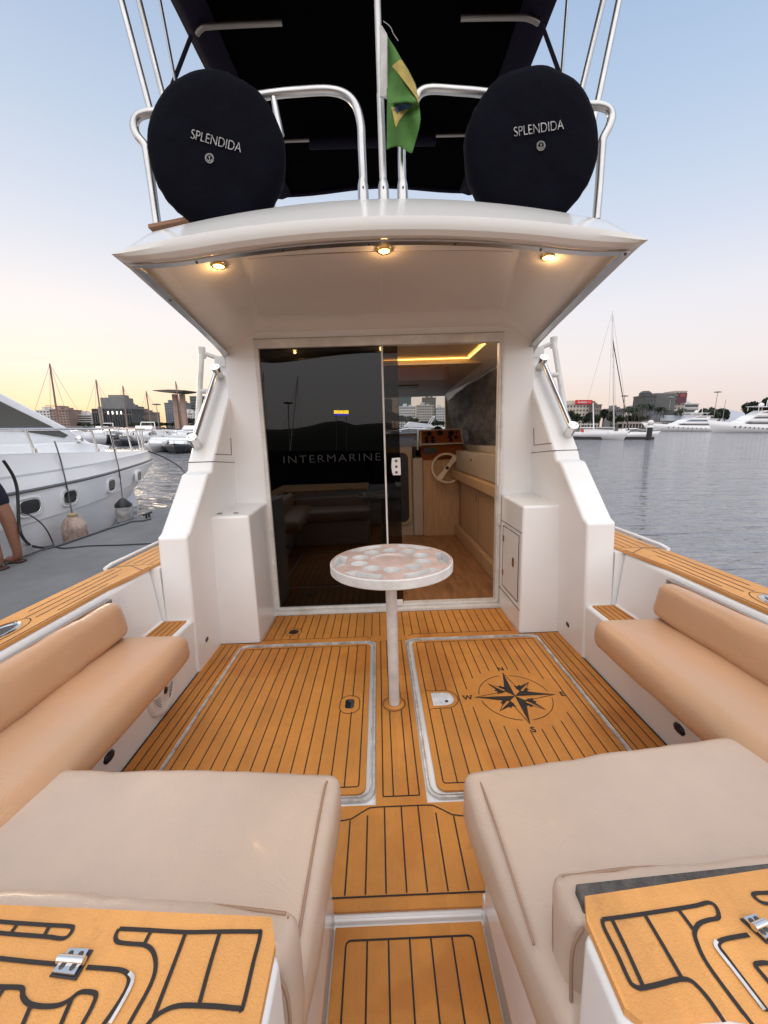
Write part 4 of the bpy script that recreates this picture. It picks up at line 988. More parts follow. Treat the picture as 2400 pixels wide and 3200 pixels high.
# ---- pillars / wings
for sg in (1, -1):
    X = (lambda x: x) if sg == 1 else mir
    wing = [(2.06, -.1), (2.06, .785), (2.10, .80), (2.385, 1.09), (2.45, 1.10), (2.475, 1.155), (3.02, 1.80), (3.05, 1.87), (3.09, 1.87), (3.09, -.1)]
    q = MB()
    # outer face leans in a little with height
    def P(y, z, inner): lean = .033 * z; return (X((-1.045 if inner else -1.205) + lean), y, z)
    n = len(wing); vs = [P(y, z, True) for y, z in wing] + [P(y, z, False) for y, z in wing]
    q.add(vs, [tuple(range(n)), tuple(range(2 * n - 1, n - 1, -1))] + [(i, i + n, (i + 1) % n + n, (i + 1) % n) for i in range(n)])
    wg = q.build('side_wing', gel, bt, bevel=.018, seg=3)
    q = MB(); lean = lambda z: .033 * z
    xi = lambda z: X(-1.0435 + lean(z)); 
    for pts in ([(2.475, 1.155), (2.84, 1.13)], [(2.50, 1.20), (2.78, 1.185)], [(2.84, 1.13), (2.84, .86)], [(2.78, 1.185), (2.79, 1.30)]):
        q.tube([(xi(z), y, z) for y, z in pts], .0022, n=5)
    for y, z in ((2.475, 1.155),): q.tube([(X(-1.045 + lean(z)), y, z), (X(-1.205 + lean(z)), y, z)], .003, n=5)
    q.build('panel_joint', mat('joint_line_grey', (.10, .085, .075), .8), wg, base=ORG[bt.name])
    # hinge plate at the roof joint
    q = MB(); a, b = sorted((X(-1.135), X(-1.055))); q.box(a, b, 2.985, 3.0, 1.80, 1.875); q.build('hinge_plate', whitep, wg, base=ORG[bt.name], bevel=.004)
    # grab rail
    q = MB(); sl = Vector((0, .545, .645)).normalized(); nn = Vector((0, -.645, .545)).normalized()
    lo = Vector((X(-1.128), 2.553, 1.247)); hi = Vector((X(-1.095), 2.955, 1.723)); rr = (.028, .028)
    for c in (lo, hi): q.tube([c - nn * .01, c + nn * .085], .028, n=20)
    for c in (lo, hi): q.tube([c + nn * .085, c + nn * .093], .031, n=20)
    q.tube([lo + nn * .06, hi + nn * .06], .017, n=14); gr_ = q.build('grab_rail', steel, bt)
    q = MB()
    for c in (lo, hi):
        for o_ in (-.016, .016): q.tube([c + nn * .091 + Vector((o_, 0, 0)), c + nn * .0945 + Vector((o_, 0, 0))], .0035, n=6)
    q.build('screw', screw, gr_, base=ORG[bt.name])
    # locker box at the bulkhead
    a, b = sorted((X(-1.052), X(-.795))); q = MB(); q.add([(a, 2.38, -.012), (b, 2.38, -.012), (b, 2.86, -.012), (a, 2.86, -.012), (a, 2.385, .828), (b, 2.385, .828), (b, 2.86, .845), (a, 2.86, .845)], [(3, 2, 1, 0), (4, 5, 6, 7), (0, 1, 5, 4), (1, 2, 6, 5), (2, 3, 7, 6), (3, 0, 4, 7)])
    lk = q.build('bulkhead_locker', gel, bt, bevel=.016, seg=3)
    if sg == 1:
        q = MB()
        for cx in (-1.0, -.90): q.lathe([(.016, 0), (.016, .002)], (cx, 2.47, .8325), n=14)
        q.build('drain_spot', mat('dull_grey_fitting', (.25, .24, .23), .5), lk, base=ORG[bt.name])
    else:
        xx = X(-.795)  # inner face looks at the centreline
        q = MB(); q.box(xx - .004, xx - .001, 2.44, 2.74, .20, .62); dr = q.build('locker_door', gel, lk, base=ORG[bt.name], bevel=.002)
        q = MB(); q.ribbon([(0, 0), (1, 1)], 0, 0)
        q = MB()
        for p0, p1 in (((2.43, .63), (2.75, .63)), ((2.43, .19), (2.75, .19)), ((2.43, .63), (2.43, .19)), ((2.75, .63), (2.75, .19)), ((2.385, .15), (2.85, .15)), ((2.385, .66), (2.85, .66))): q.tube([(xx - .002, p0[0], p0[1]), (xx - .002, p1[0], p1[1])], .0022, n=5)
        q.build('door_joint', MATS['joint_line_grey'], lk, base=ORG[bt.name])
        q = MB(); q.box(xx - .009, xx - .004, 2.50, 2.535, .40, .46); q.build('latch', steel, lk, base=ORG[bt.name], bevel=.003)
        q = MB()
        for z in (.27, .52): q.box(xx - .009, xx - .004, 2.715, 2.745, z, z + .045)
        q.build('hinge', steel, lk, base=ORG[bt.name], bevel=.002)
# ---- bulkhead and door frame
YB = 2.83
q = MB(); q.prism([(-1.058, -.02), (-.80, -.02), (-.80, 1.99), (-.991, 1.99)], 'y', YB, 2.88); q.prism([(mir(-1.058), -.02), (mir(-.991), 1.99), (.87, 1.99), (.87, -.02)], 'y', YB, 2.88); q.box(-.80, .87, YB, 2.88, 1.94, 2.02)
q.build('bulkhead', gel, bt)
df = MB(); df.box(-.800, .870, 2.812, 2.87, 1.878, 1.936); df.box(-.800, -.772, 2.815, 2.87, .03, 1.878); df.box(.842, .870, 2.815, 2.87, .03, 1.878)
df.box(.858, .874, 2.806, 2.816, .62, 1.86); df.box(.850, .872, 2.800, 2.812, .62, .92)
dfo = df.build('door_frame', trimw, bt, bevel=.004)
q = MB(); q.box(-.81, .885, 2.775, 2.90, -.012, .022); q.box(-.79, .868, 2.815, 2.88, .022, .040); q.build('door_sill', trimw, bt, bevel=.005)
q = MB(); q.tube([(-.803, 2.826, 1.9385), (.873, 2.826, 1.9385)], .0022, n=5); q.build('frame_joint', MATS['joint_line_grey'], dfo, base=ORG[bt.name])
q = MB(); q.box(-.772, .045, 2.838, 2.844, .04, 1.878); gp = q.build('fixed_glass_panel', glassd, bt)
q = MB(); q.box(.045, .057, 2.834, 2.850, .04, 1.878); q.build('panel_seal', trimw, gp, base=ORG[bt.name])
q = MB(); q.box(-.66, .158, 2.856, 2.862, .04, 1.878); sg_ = q.build('sliding_glass_panel', glasss, bt)
q = MB(); q.prism([(.098, 1.02), (.093, 1.065), (.098, 1.125), (.158, 1.127), (.160, 1.003), (.104, 1.003)], 'y', 2.826, 2.855); hd_ = q.build('door_handle', whitep, sg_, base=ORG[bt.name], bevel=.006)
q = MB()
for z in (1.025, 1.065, 1.105): q.lathe([(.0095, 2.8225), (.0095, 2.827)], (.128, 0, z), 'y', 14)
q.build('lock_screw', screw, sg_, base=ORG[bt.name])
q = MB(); q.box(.098, .15, 2.80, 2.83, .03, .075); q.build('door_stop', whitep, sg_, base=ORG[bt.name], bevel=.006)
q = MB(); Mt = Matrix.Translation((-.325, 2.8370, 1.135)) @ Euler((R(90), 0, 0)).to_matrix().to_4x4() @ Matrix.Diagonal((1.25, 1, 1, 1)); addtext(q, 'INTERMARINE', .075, Mt, space=1.22, extrude=.0005, bold=-.0012)
q.build('etched_lettering', etched, gp, base=ORG[bt.name])

# ---- hardtop
def roofpt(s, k):
    a = abs(s); sg = 1 if s >= 0 else -1; e = min(1, max(0, (a - .93) / .07))
    fl = max(0, a - .56) / .44
    so = lambda y, zc: zc - fl * (.055 + .155 * max(0, (y - 1.85) / 1.0))
    lipz = 2.105 - .10 * s * s
    tz = 2.305 - .15 * s * s - .13 * e; tz = max(tz, lipz + .028)
    ty = 1.985 - .05 * s * s - .10 * e
    e2 = 1 - .6 * min(1, max(0, (a - .70) / .26)) ** 2 - .4 * min(1, max(0, (a - .962) / .038))
    T = [(2.86 + .10 * fl, so(2.86, 1.955) + .03 * fl), (2.79 + .10 * fl, so(2.80, 2.02)), (2.72 + .08 * fl, so(2.73, 2.045)), (1.885, so(1.885, 2.082)), (1.86, so(1.86, 2.070)), (1.845, so(1.845, 2.058)), (1.835, so(1.835, 2.072)), (1.79, lipz - .048 * e2), (1.765, lipz - .048 * e2), (1.748, lipz - .034 * e2), (1.740, lipz - .012 * e2), (1.742, lipz + .012 * (1 - e)),
         (1.742 + (ty - 1.742) * .40, lipz + (tz - lipz) * .46), (1.742 + (ty - 1.742) * .86, lipz + (tz - lipz) * .90), (ty, tz), (ty + .12, tz + .012), (3.2, tz - .01 - .10 * e), (4.8, tz - .02 - .10 * e), (6.35, tz - .10 - .1 * e), (6.5, tz - .18), (6.45, 2.02 - .1 * fl), (2.95, 2.06 - .18 * fl)]
    y, z = T[k]
    if k <= 6 and a > .90:
        z -= .018 * min(1, (a - .90) / .04)
        if a > .962: z += ((2.012 - .135 * (y - 1.74) / 1.2) - z) * (a - .962) / .038
    hwid = 1.065 + .02 * max(0, min(1, (y - 1.73) / 1.2)) 
    if k <= 6:
        c_ = .565 + .175 * max(0, min(1, (y - 1.9) / .84)); s = sg * (a / .56 * c_ if a <= .56 else c_ + (a - .56) / .44 * (1 - c_))
    return (MX + .004 + s * hwid, y, z)
ss = [-1, -.985, -.962, -.93, -.90, -.87, -.80, -.72, -.64, -.57, -.56, -.50, -.40, -.30, -.2, -.1, 0, .1, .2, .3, .40, .50, .56, .57, .64, .72, .80, .87, .90, .93, .962, .985, 1]
q = MB(); rs = [[roofpt(s, k) for k in range(22)] for s in ss]; q.rings(rs, sm=True)
ht = q.build('hardtop', gelroof, bt); m = ht.modifiers.new('es', 'EDGE_SPLIT'); m.split_angle = R(26)
# stainless track inside the lip
q = MB(); path = []
for s in [x / 20 * .955 for x in range(-20, 21)]:
    x, y, z = roofpt(s, 7); path.append((x, y + .022, z - .001))
L0 = [(MX - 1.006 - .018 * t, 1.80 + 1.12 * t, 2.038 - .90 * (.055 + .155 * max(0, 1.12 * t - .05)) - .004) for t in (1, .75, .5, .25, .05)]
R0 = [(mir(x), y, z) for x, y, z in reversed(L0)]
path = L0 + path + R0
tr_ = []
for i, p in enumerate(path):
    d = Vector(path[min(i + 1, len(path) - 1)]) - Vector(path[max(0, i - 1)]); d.z = 0; d.normalize(); nrm = Vector((-d.y, d.x, 0)) * .017
    P0 = Vector(p); tr_.append([P0 - nrm, P0 + nrm, P0 + nrm + Vector((0, 0, -.007)), P0 - nrm + Vector((0, 0, -.007))])
q.rings(tr_, sm=False); tk = q.build('canvas_track', alu, ht, base=ORG[bt.name])
q = MB()
for i in range(3, len(path) - 3, 7):
    p = path[i]; q.lathe([(.005, -.012), (.005, -.007)], p, n=8)
q.build('track_screw', screw, ht, base=ORG[bt.name])
q = MB(); q.tube([(MX + .01, 1.95, 2.0735), (MX + .01, 2.69, 2.0415)], .002, n=5); q.build('centre_seam', mat('seam_line', (.80, .74, .66), .4), ht, base=ORG[bt.name])
# flat panel, slightly darker and rougher than the roof, between the lamps and the door
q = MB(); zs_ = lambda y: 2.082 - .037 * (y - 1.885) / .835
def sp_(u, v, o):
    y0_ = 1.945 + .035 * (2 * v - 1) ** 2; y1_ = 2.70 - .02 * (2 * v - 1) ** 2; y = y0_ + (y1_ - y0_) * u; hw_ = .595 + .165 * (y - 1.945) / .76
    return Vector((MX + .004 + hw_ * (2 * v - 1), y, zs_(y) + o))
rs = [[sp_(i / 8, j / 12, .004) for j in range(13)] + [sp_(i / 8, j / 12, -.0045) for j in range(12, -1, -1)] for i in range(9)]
q.rings(rs, sm=False); q.build('soffit_panel', mat('soffit_panel_darker', (.70, .66, .62), .24, var=.05, vscale=2, det=3, lo=.2, rvar=.05), ht, base=ORG[bt.name])
# soffit lamps
for zx, zy in ((472, 571), (830, 538), (1184, 552)):
    zc = 2.078 if zx == 830 else 2.060
    c = bp('d', zx, zy, z=zc)
    q = MB(); q.lathe([(.020, -.004), (.030, -.012), (.034, -.008), (.036, .004)], c, n=24); lo_ = q.build('ceiling_lamp', mat('lamp_bezel_brass', (.85, .55, .20), .2, 1.0), bt)
    q = MB(); q.lathe([(.0235, -.009), (.0235, -.005)], c, n=20); q.build('lamp_lens', lampw, lo_, base=ORG[bt.name])
    q = MB(); q.lathe([(.015, -.0125), (.015, -.009)], c, n=16); q.build('lamp_bulb', lampc, lo_, base=ORG[bt.name])
    ld = bpy.data.lights.new('lamp_light', 'POINT'); ld.energy = .30; ld.color = (1, .55, .20); ld.shadow_soft_size = .012
    lo2 = bpy.data.objects.new('lamp_light', ld); col.objects.link(lo2); lo2.parent = lo_; lo2.location = c - ORG[bt.name] + Vector((0, 0, -.028))
# teak-brown board on the roof edge
a = bp('a', 282, 1182, y=2.05); b = bp('a', 515, 1135, y=2.05)
q = MB(); q.add([(a.x, 2.03, a.z - .009), (b.x, 2.03, b.z - .009), (b.x, 2.10, b.z - .009), (a.x, 2.10, a.z - .009), (a.x, 2.03, a.z + .006), (b.x, 2.03, b.z + .006), (b.x, 2.10, b.z + .006), (a.x, 2.10, a.z + .006)], [(3, 2, 1, 0), (4, 5, 6, 7), (0, 1, 5, 4), (1, 2, 6, 5), (2, 3, 7, 6), (3, 0, 4, 7)])
q.build('roof_edge_board', mat('brown_board', (.30, .15, .08), .6, var=.3), bt)

# ---- teak pads
PIT = .0535; LW = .0045
def cutline(q, x, y0, y1, z, holes=(), w=LW):
    segs = [(y0, y1)]
    for cx, cy, r in holes:
        if abs(x - cx) < r:
            h = math.sqrt(r * r - (x - cx) ** 2); ns = []
            for a, b in segs:
                lo, hi = cy - h, cy + h
                if hi <= a or lo >= b: ns.append((a, b)); continue
                if lo > a: ns.append((a, lo))
                if hi < b: ns.append((hi, b))
            segs = ns
    for a, b in segs:
        if b - a > .01: q.ribbon([(x, a), (x, b)], w, z)
def pad(name, x0, x1, y0, y1, border=.028, start=None, holes=(), parent=None, m=None, z=0, th=.006, r=.0):
    q = MB()
    if r: q.prism(rrect(x0, x1, y0, y1, r), 'z', z - th, z)
    else: q.box(x0, x1, y0, y1, z - th, z)
    if border:
        q.ribbon(rrect(x0 + border, x1 - border, y0 + border, y1 - border, .012, 3), LW, z + .0012, closed=True)
        n = max(1, round((x1 - x0 - 2 * border) / PIT)); st = (x1 - x0 - 2 * border) / n
        for k in range(1, n): cutline(q, x0 + border + st * k, y0 + border, y1 - border, z + .001, holes)
    return q, q.build(name, [m or teak, caulk], parent or bt, recalc=True)
dk_ = bt
# forward strip: planks run out to its edges at the sill, rounded line above the hatches
q = MB(); q.box(-.79, .87, 2.385, 2.772, -.008, -.001)
q.box(-1.05, -.905, .872, 2.375, -.008, -.001); q.box(.985, 1.13, .872, 2.375, -.008, -.001)
q.box(-.048, .132, 1.19, 2.385, -.008, -.0012); q.box(-.905, .985, .872, 1.19, -.0085, -.0014); q.box(-.905, -.048, 2.345, 2.386, -.009, -.0016); q.box(.132, .985, 2.36, 2.386, -.009, -.0016)
zz = .0002
for k in range(33):
    x = -.775 + k * PIT
    if x < .86: cutline(q, x, 2.415, 2.765, zz, [(-.606, 2.508, .052)])
q.ribbon([(-.79, 2.405), (-.13, 2.405)] + arc(-.13, 2.355, .05, 90, 30, 5) , LW, zz)
q.ribbon([(.86, 2.42), (.20, 2.42)] + arc(.20, 2.37, .05, 90, 150, 5), LW, zz)
q.ribbon(arc(-.606, 2.508, .052, 0, 360, 22)[:-1], LW * .8, zz, closed=True)
for x in (-1.005, -.962, -.925): q.ribbon([(x, .95), (x, 2.36)], LW, zz)
for x in (1.09, 1.045, 1.003): q.ribbon([(x, .95), (x, 2.36)], LW, zz)
for x in (-.022, .015, .070, .108):
    cutline(q, x, 1.22, 2.34, zz, [(.038, 1.726, .056)])
q.ribbon([(-.022, 1.22), (.108, 1.22)], LW, zz)
q.ribbon([(-.022, 2.34), (.108, 2.34)], LW, zz)
q.ribbon(arc(.038, 1.726, .054, 0, 360, 24)[:-1], LW * .8, zz, closed=True)
# aft cross strip
lip = [(-.9, 1.135), (-.16, 1.135)] + [(-.13, 1.14), (-.10, 1.16), (-.07, 1.178), (-.04, 1.18)] + [(.12, 1.18), (.15, 1.178), (.18, 1.16), (.21, 1.14), (.24, 1.135), (.97, 1.135)]
q.ribbon(lip, LW, zz)
for k in range(-16, 17):
    x = .04 + k * .058
    y1 = 1.18 if -.06 < x < .14 else 1.15 if -.12 < x < .2 else 1.135
    cutline(q, x, .91, y1, zz)
q.ribbon([(-.9, .905), (.98, .905)], LW, zz)
for xe in (-1.049, 1.129): q.ribbon([(xe, .872), (xe, 2.378)], .008, zz)
q.ribbon([(-1.05, 2.377), (-.79, 2.377)], .007, zz + .0001); q.ribbon([(.87, 2.377), (1.13, 2.377)], .007, zz + .0001); q.ribbon([(-.79, 2.770), (.868, 2.770)], .005, zz)
td = q.build('teak_deck', [teak, caulk], bt)
q = MB(); q.lathe([(.020, 0), (.030, .003), (.034, 0)], (-.606, 2.508, 0), n=22); q.build('floor_drain', mat('drain_dark_metal', (.10, .08, .07), .35, .6), td, base=ORG[bt.name])
# hatches
def hatch(x0, x1, y0, y1, holes, first, last):
    q = MB(); q.prism(rrect(x0, x1, y0, y1, .035), 'z', -.008, 0.0)
    bx0, bx1, by0, by1 = x0 + .026, x1 - .026, y0 + .030, y1 - .022
    q.ribbon(rrect(bx0, bx1, by0, by1, .01, 3), LW, .0011, closed=True)
    n = round((bx1 - bx0) / PIT); st = (bx1 - bx0) / n
    for k in range(1, n): cutline(q, bx0 + st * k, by0, by1, .001, holes)
    return q
q = hatch(-.885, -.085, 1.235, 2.315, [(-.175, 1.735, .058)], 0, 0)
q.ribbon(rrect(-.223, -.128, 1.668, 1.80, .045), LW * .8, .0011, closed=True)
lh = q.build('engine_hatch', [teak, caulk], bt)
q = MB(); q.prism(rrect(-.198, -.155, 1.705, 1.772, .012, 3), 'z', -.001, .0014); q.build('latch_recess', mat('latch_dark', (.03, .04, .045), .3, .5), lh, base=ORG[bt.name])
q = MB(); q.prism([(-.170, 1.712), (-.158, 1.712), (-.158, 1.765), (-.182, 1.765), (-.182, 1.757), (-.170, 1.757)], 'z', .0014, .004); q.build('latch', steel, lh, base=ORG[bt.name])
def trim(x0, x1, y0, y1, r, w, h, parent, name='hatch_trim'):
    q = MB(); o = rrect(x0, x1, y0, y1, r, 6); i_ = rrect(x0 + w, x1 - w, y0 + w, y1 - w, max(.01, r - w), 6)
    rs = [[(a[0], a[1], -.006), (a[0], a[1], h), (b[0], b[1], h), (b[0], b[1], -.006)] for a, b in zip(o, i_)]; rs.append(rs[0])
    q.rings(rs, sm=False, caps=False); return q.build(name, alud, parent, base=ORG[bt.name])
trim(-.902, -.052, 1.205, 2.345, .05, .0065, .003, lh); trim(-.893, -.066, 1.222, 2.330, .045, .004, .0025, lh)
CR = (.631, 1.748)
q = hatch(.175, .955, 1.235, 2.325, [(CR[0], CR[1], .232), (.285, 1.747, .072)], 0, 0)
q.ribbon([(.20, 1.822), (.225, 1.814)] + arc(.283, 1.747, .068, 82, -82, 12) + [(.225, 1.68), (.20, 1.672)], LW * .8, .0011)
rh = q.build('engine_hatch', [teak, caulk], bt); tag(rh, 'hatch with the compass rose')
q = MB(); q.prism([(.225, 1.700), (.283, 1.700)] + arc(.283, 1.747, .047, -80, 80, 10) + [(.283, 1.794), (.225, 1.794)], 'z', -.001, .0014); q.build('cup_recess', mat('recess_white', (.72, .73, .75), .3, var=.25, vscale=25), rh, base=ORG[bt.name])
q = MB(); q.lathe([(.008, .0014), (.008, .0024)], (.292, 1.727, 0), n=12); q.build('recess_hole', black, rh, base=ORG[bt.name])
q = MB(); q.ribbon([(.225, 1.794), (.283, 1.794)] + arc(.283, 1.747, .047, 90, -90, 12), .005, .0022, 0); q.build('recess_rim', alud, rh, base=ORG[bt.name])
trim(.140, .972, 1.205, 2.358, .05, .0065, .003, rh); trim(.150, .963, 1.218, 2.345, .045, .004, .0025, rh)
# compass rose
q = MB(); c = Vector((CR[0], CR[1])); zc = .0016
def star(a, Rr, sh, q, wl=.0035):
    d = Vector((math.sin(a), math.cos(a))); l_ = Vector((math.sin(a - math.pi / 4), math.cos(a - math.pi / 4))) * sh; r_ = Vector((math.sin(a + math.pi / 4), math.cos(a + math.pi / 4))) * sh
    tip = c + d * Rr
    q.add([(*c, zc), (*(c + l_), zc), (*tip, zc)], [(0, 1, 2)], 0)
    q.ribbon([tuple(tip), tuple(c + r_)], wl, zc, 0); q.ribbon([tuple(c), tuple(tip)], wl * .5, zc, 0)
for k in range(4): star(k * math.pi / 2, .196, .055, q)
for k in range(4):
    a = k * math.pi / 2 + math.pi / 4; d = Vector((math.sin(a), math.cos(a))); s_ = Vector((math.cos(a), -math.sin(a))); tip = c + d * .150; b0 = c + d * .050
    q.add([(*b0, zc), (*(c + d * .058 - s_ * .026), zc), (*tip, zc)], [(0, 1, 2)], 0); q.ribbon([tuple(tip), tuple(c + d * .062 + s_ * .022)], .003, zc, 0)
    for sgn in (-1, 1):
        p0 = c + d * .055 + s_ * sgn * .012; q.add([(*p0, zc + .0001), (*(c + d * .070 + s_ * sgn * .042), zc + .0001), (*(c + d * .085 + s_ * sgn * .016), zc + .0001)], [(0, 1, 2)], 0)
        q.add([(*p0, zc + .0001), (*(c + d * .094 + s_ * sgn * .030), zc + .0001), (*(c + d * .097 + s_ * sgn * .009), zc + .0001)], [(0, 1, 2)], 0)
for k in range(4): q.ribbon(arc(c.x, c.y, .172, k * 90 + 8, k * 90 + 82, 14), .0035, zc, 0)
for ch, a in (('N', 0), ('E', 90), ('S', 180), ('W', 270)):
    p = c + Vector((math.sin(R(a)), math.cos(R(a)))) * .232
    addtext(q, ch, .046, Matrix.Translation((p.x, p.y, zc)), bold=.0012)
    w3 = .012
    if ch in 'N': q.ribbon([(p.x - .017, p.y - .016), (p.x - .005, p.y - .016)], .003, zc, 0); q.ribbon([(p.x + .005, p.y + .016), (p.x + .018, p.y + .016)], .003, zc, 0)
    if ch in 'W': q.ribbon([(p.x - .025, p.y + .016), (p.x - .012, p.y + .016)], .003, zc, 0); q.ribbon([(p.x + .012, p.y + .016), (p.x + .025, p.y + .016)], .003, zc, 0)
q.build('compass_rose', caulk, rh, base=ORG[bt.name])
# passage step pad
pad('step_pad', -.154, .234, -.35, .848, .030, z=-.018, m=teak)
# side seat top pads
for sg in (1, -1):
    X = (lambda x: x) if sg == 1 else mir
    q = MB(); poly = [(X(-1.185), 2.035), (X(-1.065), 2.035), (X(-1.065), 1.60), (X(-1.20), 1.60)]
    if sg == -1: poly = poly[::-1]
    q.prism(poly, 'z', .319, .326)
    q.ribbon([(X(-1.082), 1.62), (X(-1.082), 2.015), (X(-1.168), 2.015), (X(-1.18), 1.62)], LW, .3270)
    for x in (-1.112, -1.142): q.ribbon([(X(x), 1.62), (X(x), 2.013)], LW, .3268)
    q.build('seat_side_pad', [teak, caulk], bt)
# gunwale pads
for sg in (1, -1):
    X = (lambda x: x) if sg == 1 else mir
    outer = [(-1.44, -.35), (-1.44, 2.0), (-1.425, 2.03), (-1.435, 2.4), (-1.44, 3.2)]; inner = [(-1.245, -.35), (-1.25, 1.75), (-1.232, 1.92), (-1.222, 2.062), (-1.222, 3.2)]
    poly = [(X(x), y) for x, y in outer] + [(X(x), y) for x, y in reversed(inner)]
    q = MB(); q.prism(poly, 'z', GZ - .014, GZ); z = GZ + .001
    for f, y0, y1, y2 in ((.22, -.35, 1.42, 2.02), (.42, -.35, 1.38, 2.02), (.62, -.35, 1.38, 1.93), (.80, -.35, 1.40, 1.80)):
        xo = -1.44 + .195 * f
        q.ribbon([(X(xo), y0), (X(xo), 1.10)], LW, z); q.ribbon([(X(xo), 1.50 - (.06 if f in (.42, .62) else 0)), (X(xo), y2)], LW, z)
    for f in (.2, .42, .64, .84): xo = -1.435 + .21 * f; q.ribbon([(X(xo), 2.10), (X(xo), 3.2)], LW, z)
    q.ribbon([(X(-1.435), 2.045), (X(-1.34), 2.075), (X(-1.235), 1.99)], LW, z); q.ribbon([(X(-1.435), 2.075), (X(-1.23), 2.09)], LW, z)
    q.ribbon([(X(-1.253), -.35), (X(-1.258), 1.74), (X(-1.24), 1.91), (X(-1.23), 2.05)], LW, z)
    cy = 1.30
    q.ribbon([(X(a), b) for a, b in [(-1.345 + .058 * math.cos(R(t_)), cy + .135 * math.sin(R(t_))) for t_ in range(0, 360, 20)]], LW * .8, z, closed=True)
    gw = q.build('gunwale_pad', [teak2, caulk], bt)
    q = MB(); n = 28
    def el(rx, ry, z_): return [(X(-1.345) + rx * math.cos(2 * math.pi * i / n), cy + ry * math.sin(2 * math.pi * i / n), z_) for i in range(n)]
    q.rings([el(.044, .100, GZ), el(.042, .098, GZ + .006), el(.030, .082, GZ + .004), el(.027, .078, GZ + .0015)]); hf = q.build('hawse_rim', steel, gw, base=ORG[bt.name])
    q = MB(); q.rings([el(.030, .082, GZ + .0012), el(.030, .082, GZ + .0024)]); q.build('hawse_hole', mat('hawse_dark', (.02, .018, .02), .3), gw, base=ORG[bt.name])
    q = MB(); q.tube([(X(-1.452), 2.03, GZ + .002), (X(-1.458), 2.1, GZ + .008), (X(-1.46), 3.0, GZ + .012), (X(-1.455), 3.8, GZ + .03)], .010, n=8); q.build('toe_rail', gel, bt)
    q = MB(); xw = X(-1.2385)
    a, b = sorted((X(-1.236), X(-1.205))); q.box(a, b, -.3, 1.70, .572, .594); q.build('cushion_track', alu, bt, bevel=.003)
    a, b = sorted((X(-1.228), X(-1.150))); q = MB(); q.box(a, b, -.3, 1.655, .44, .553); q.build('cushion_backboard', mat('backboard_grey', (.12, .095, .08), .8, var=.5, vscale=20), bt, bevel=.005)
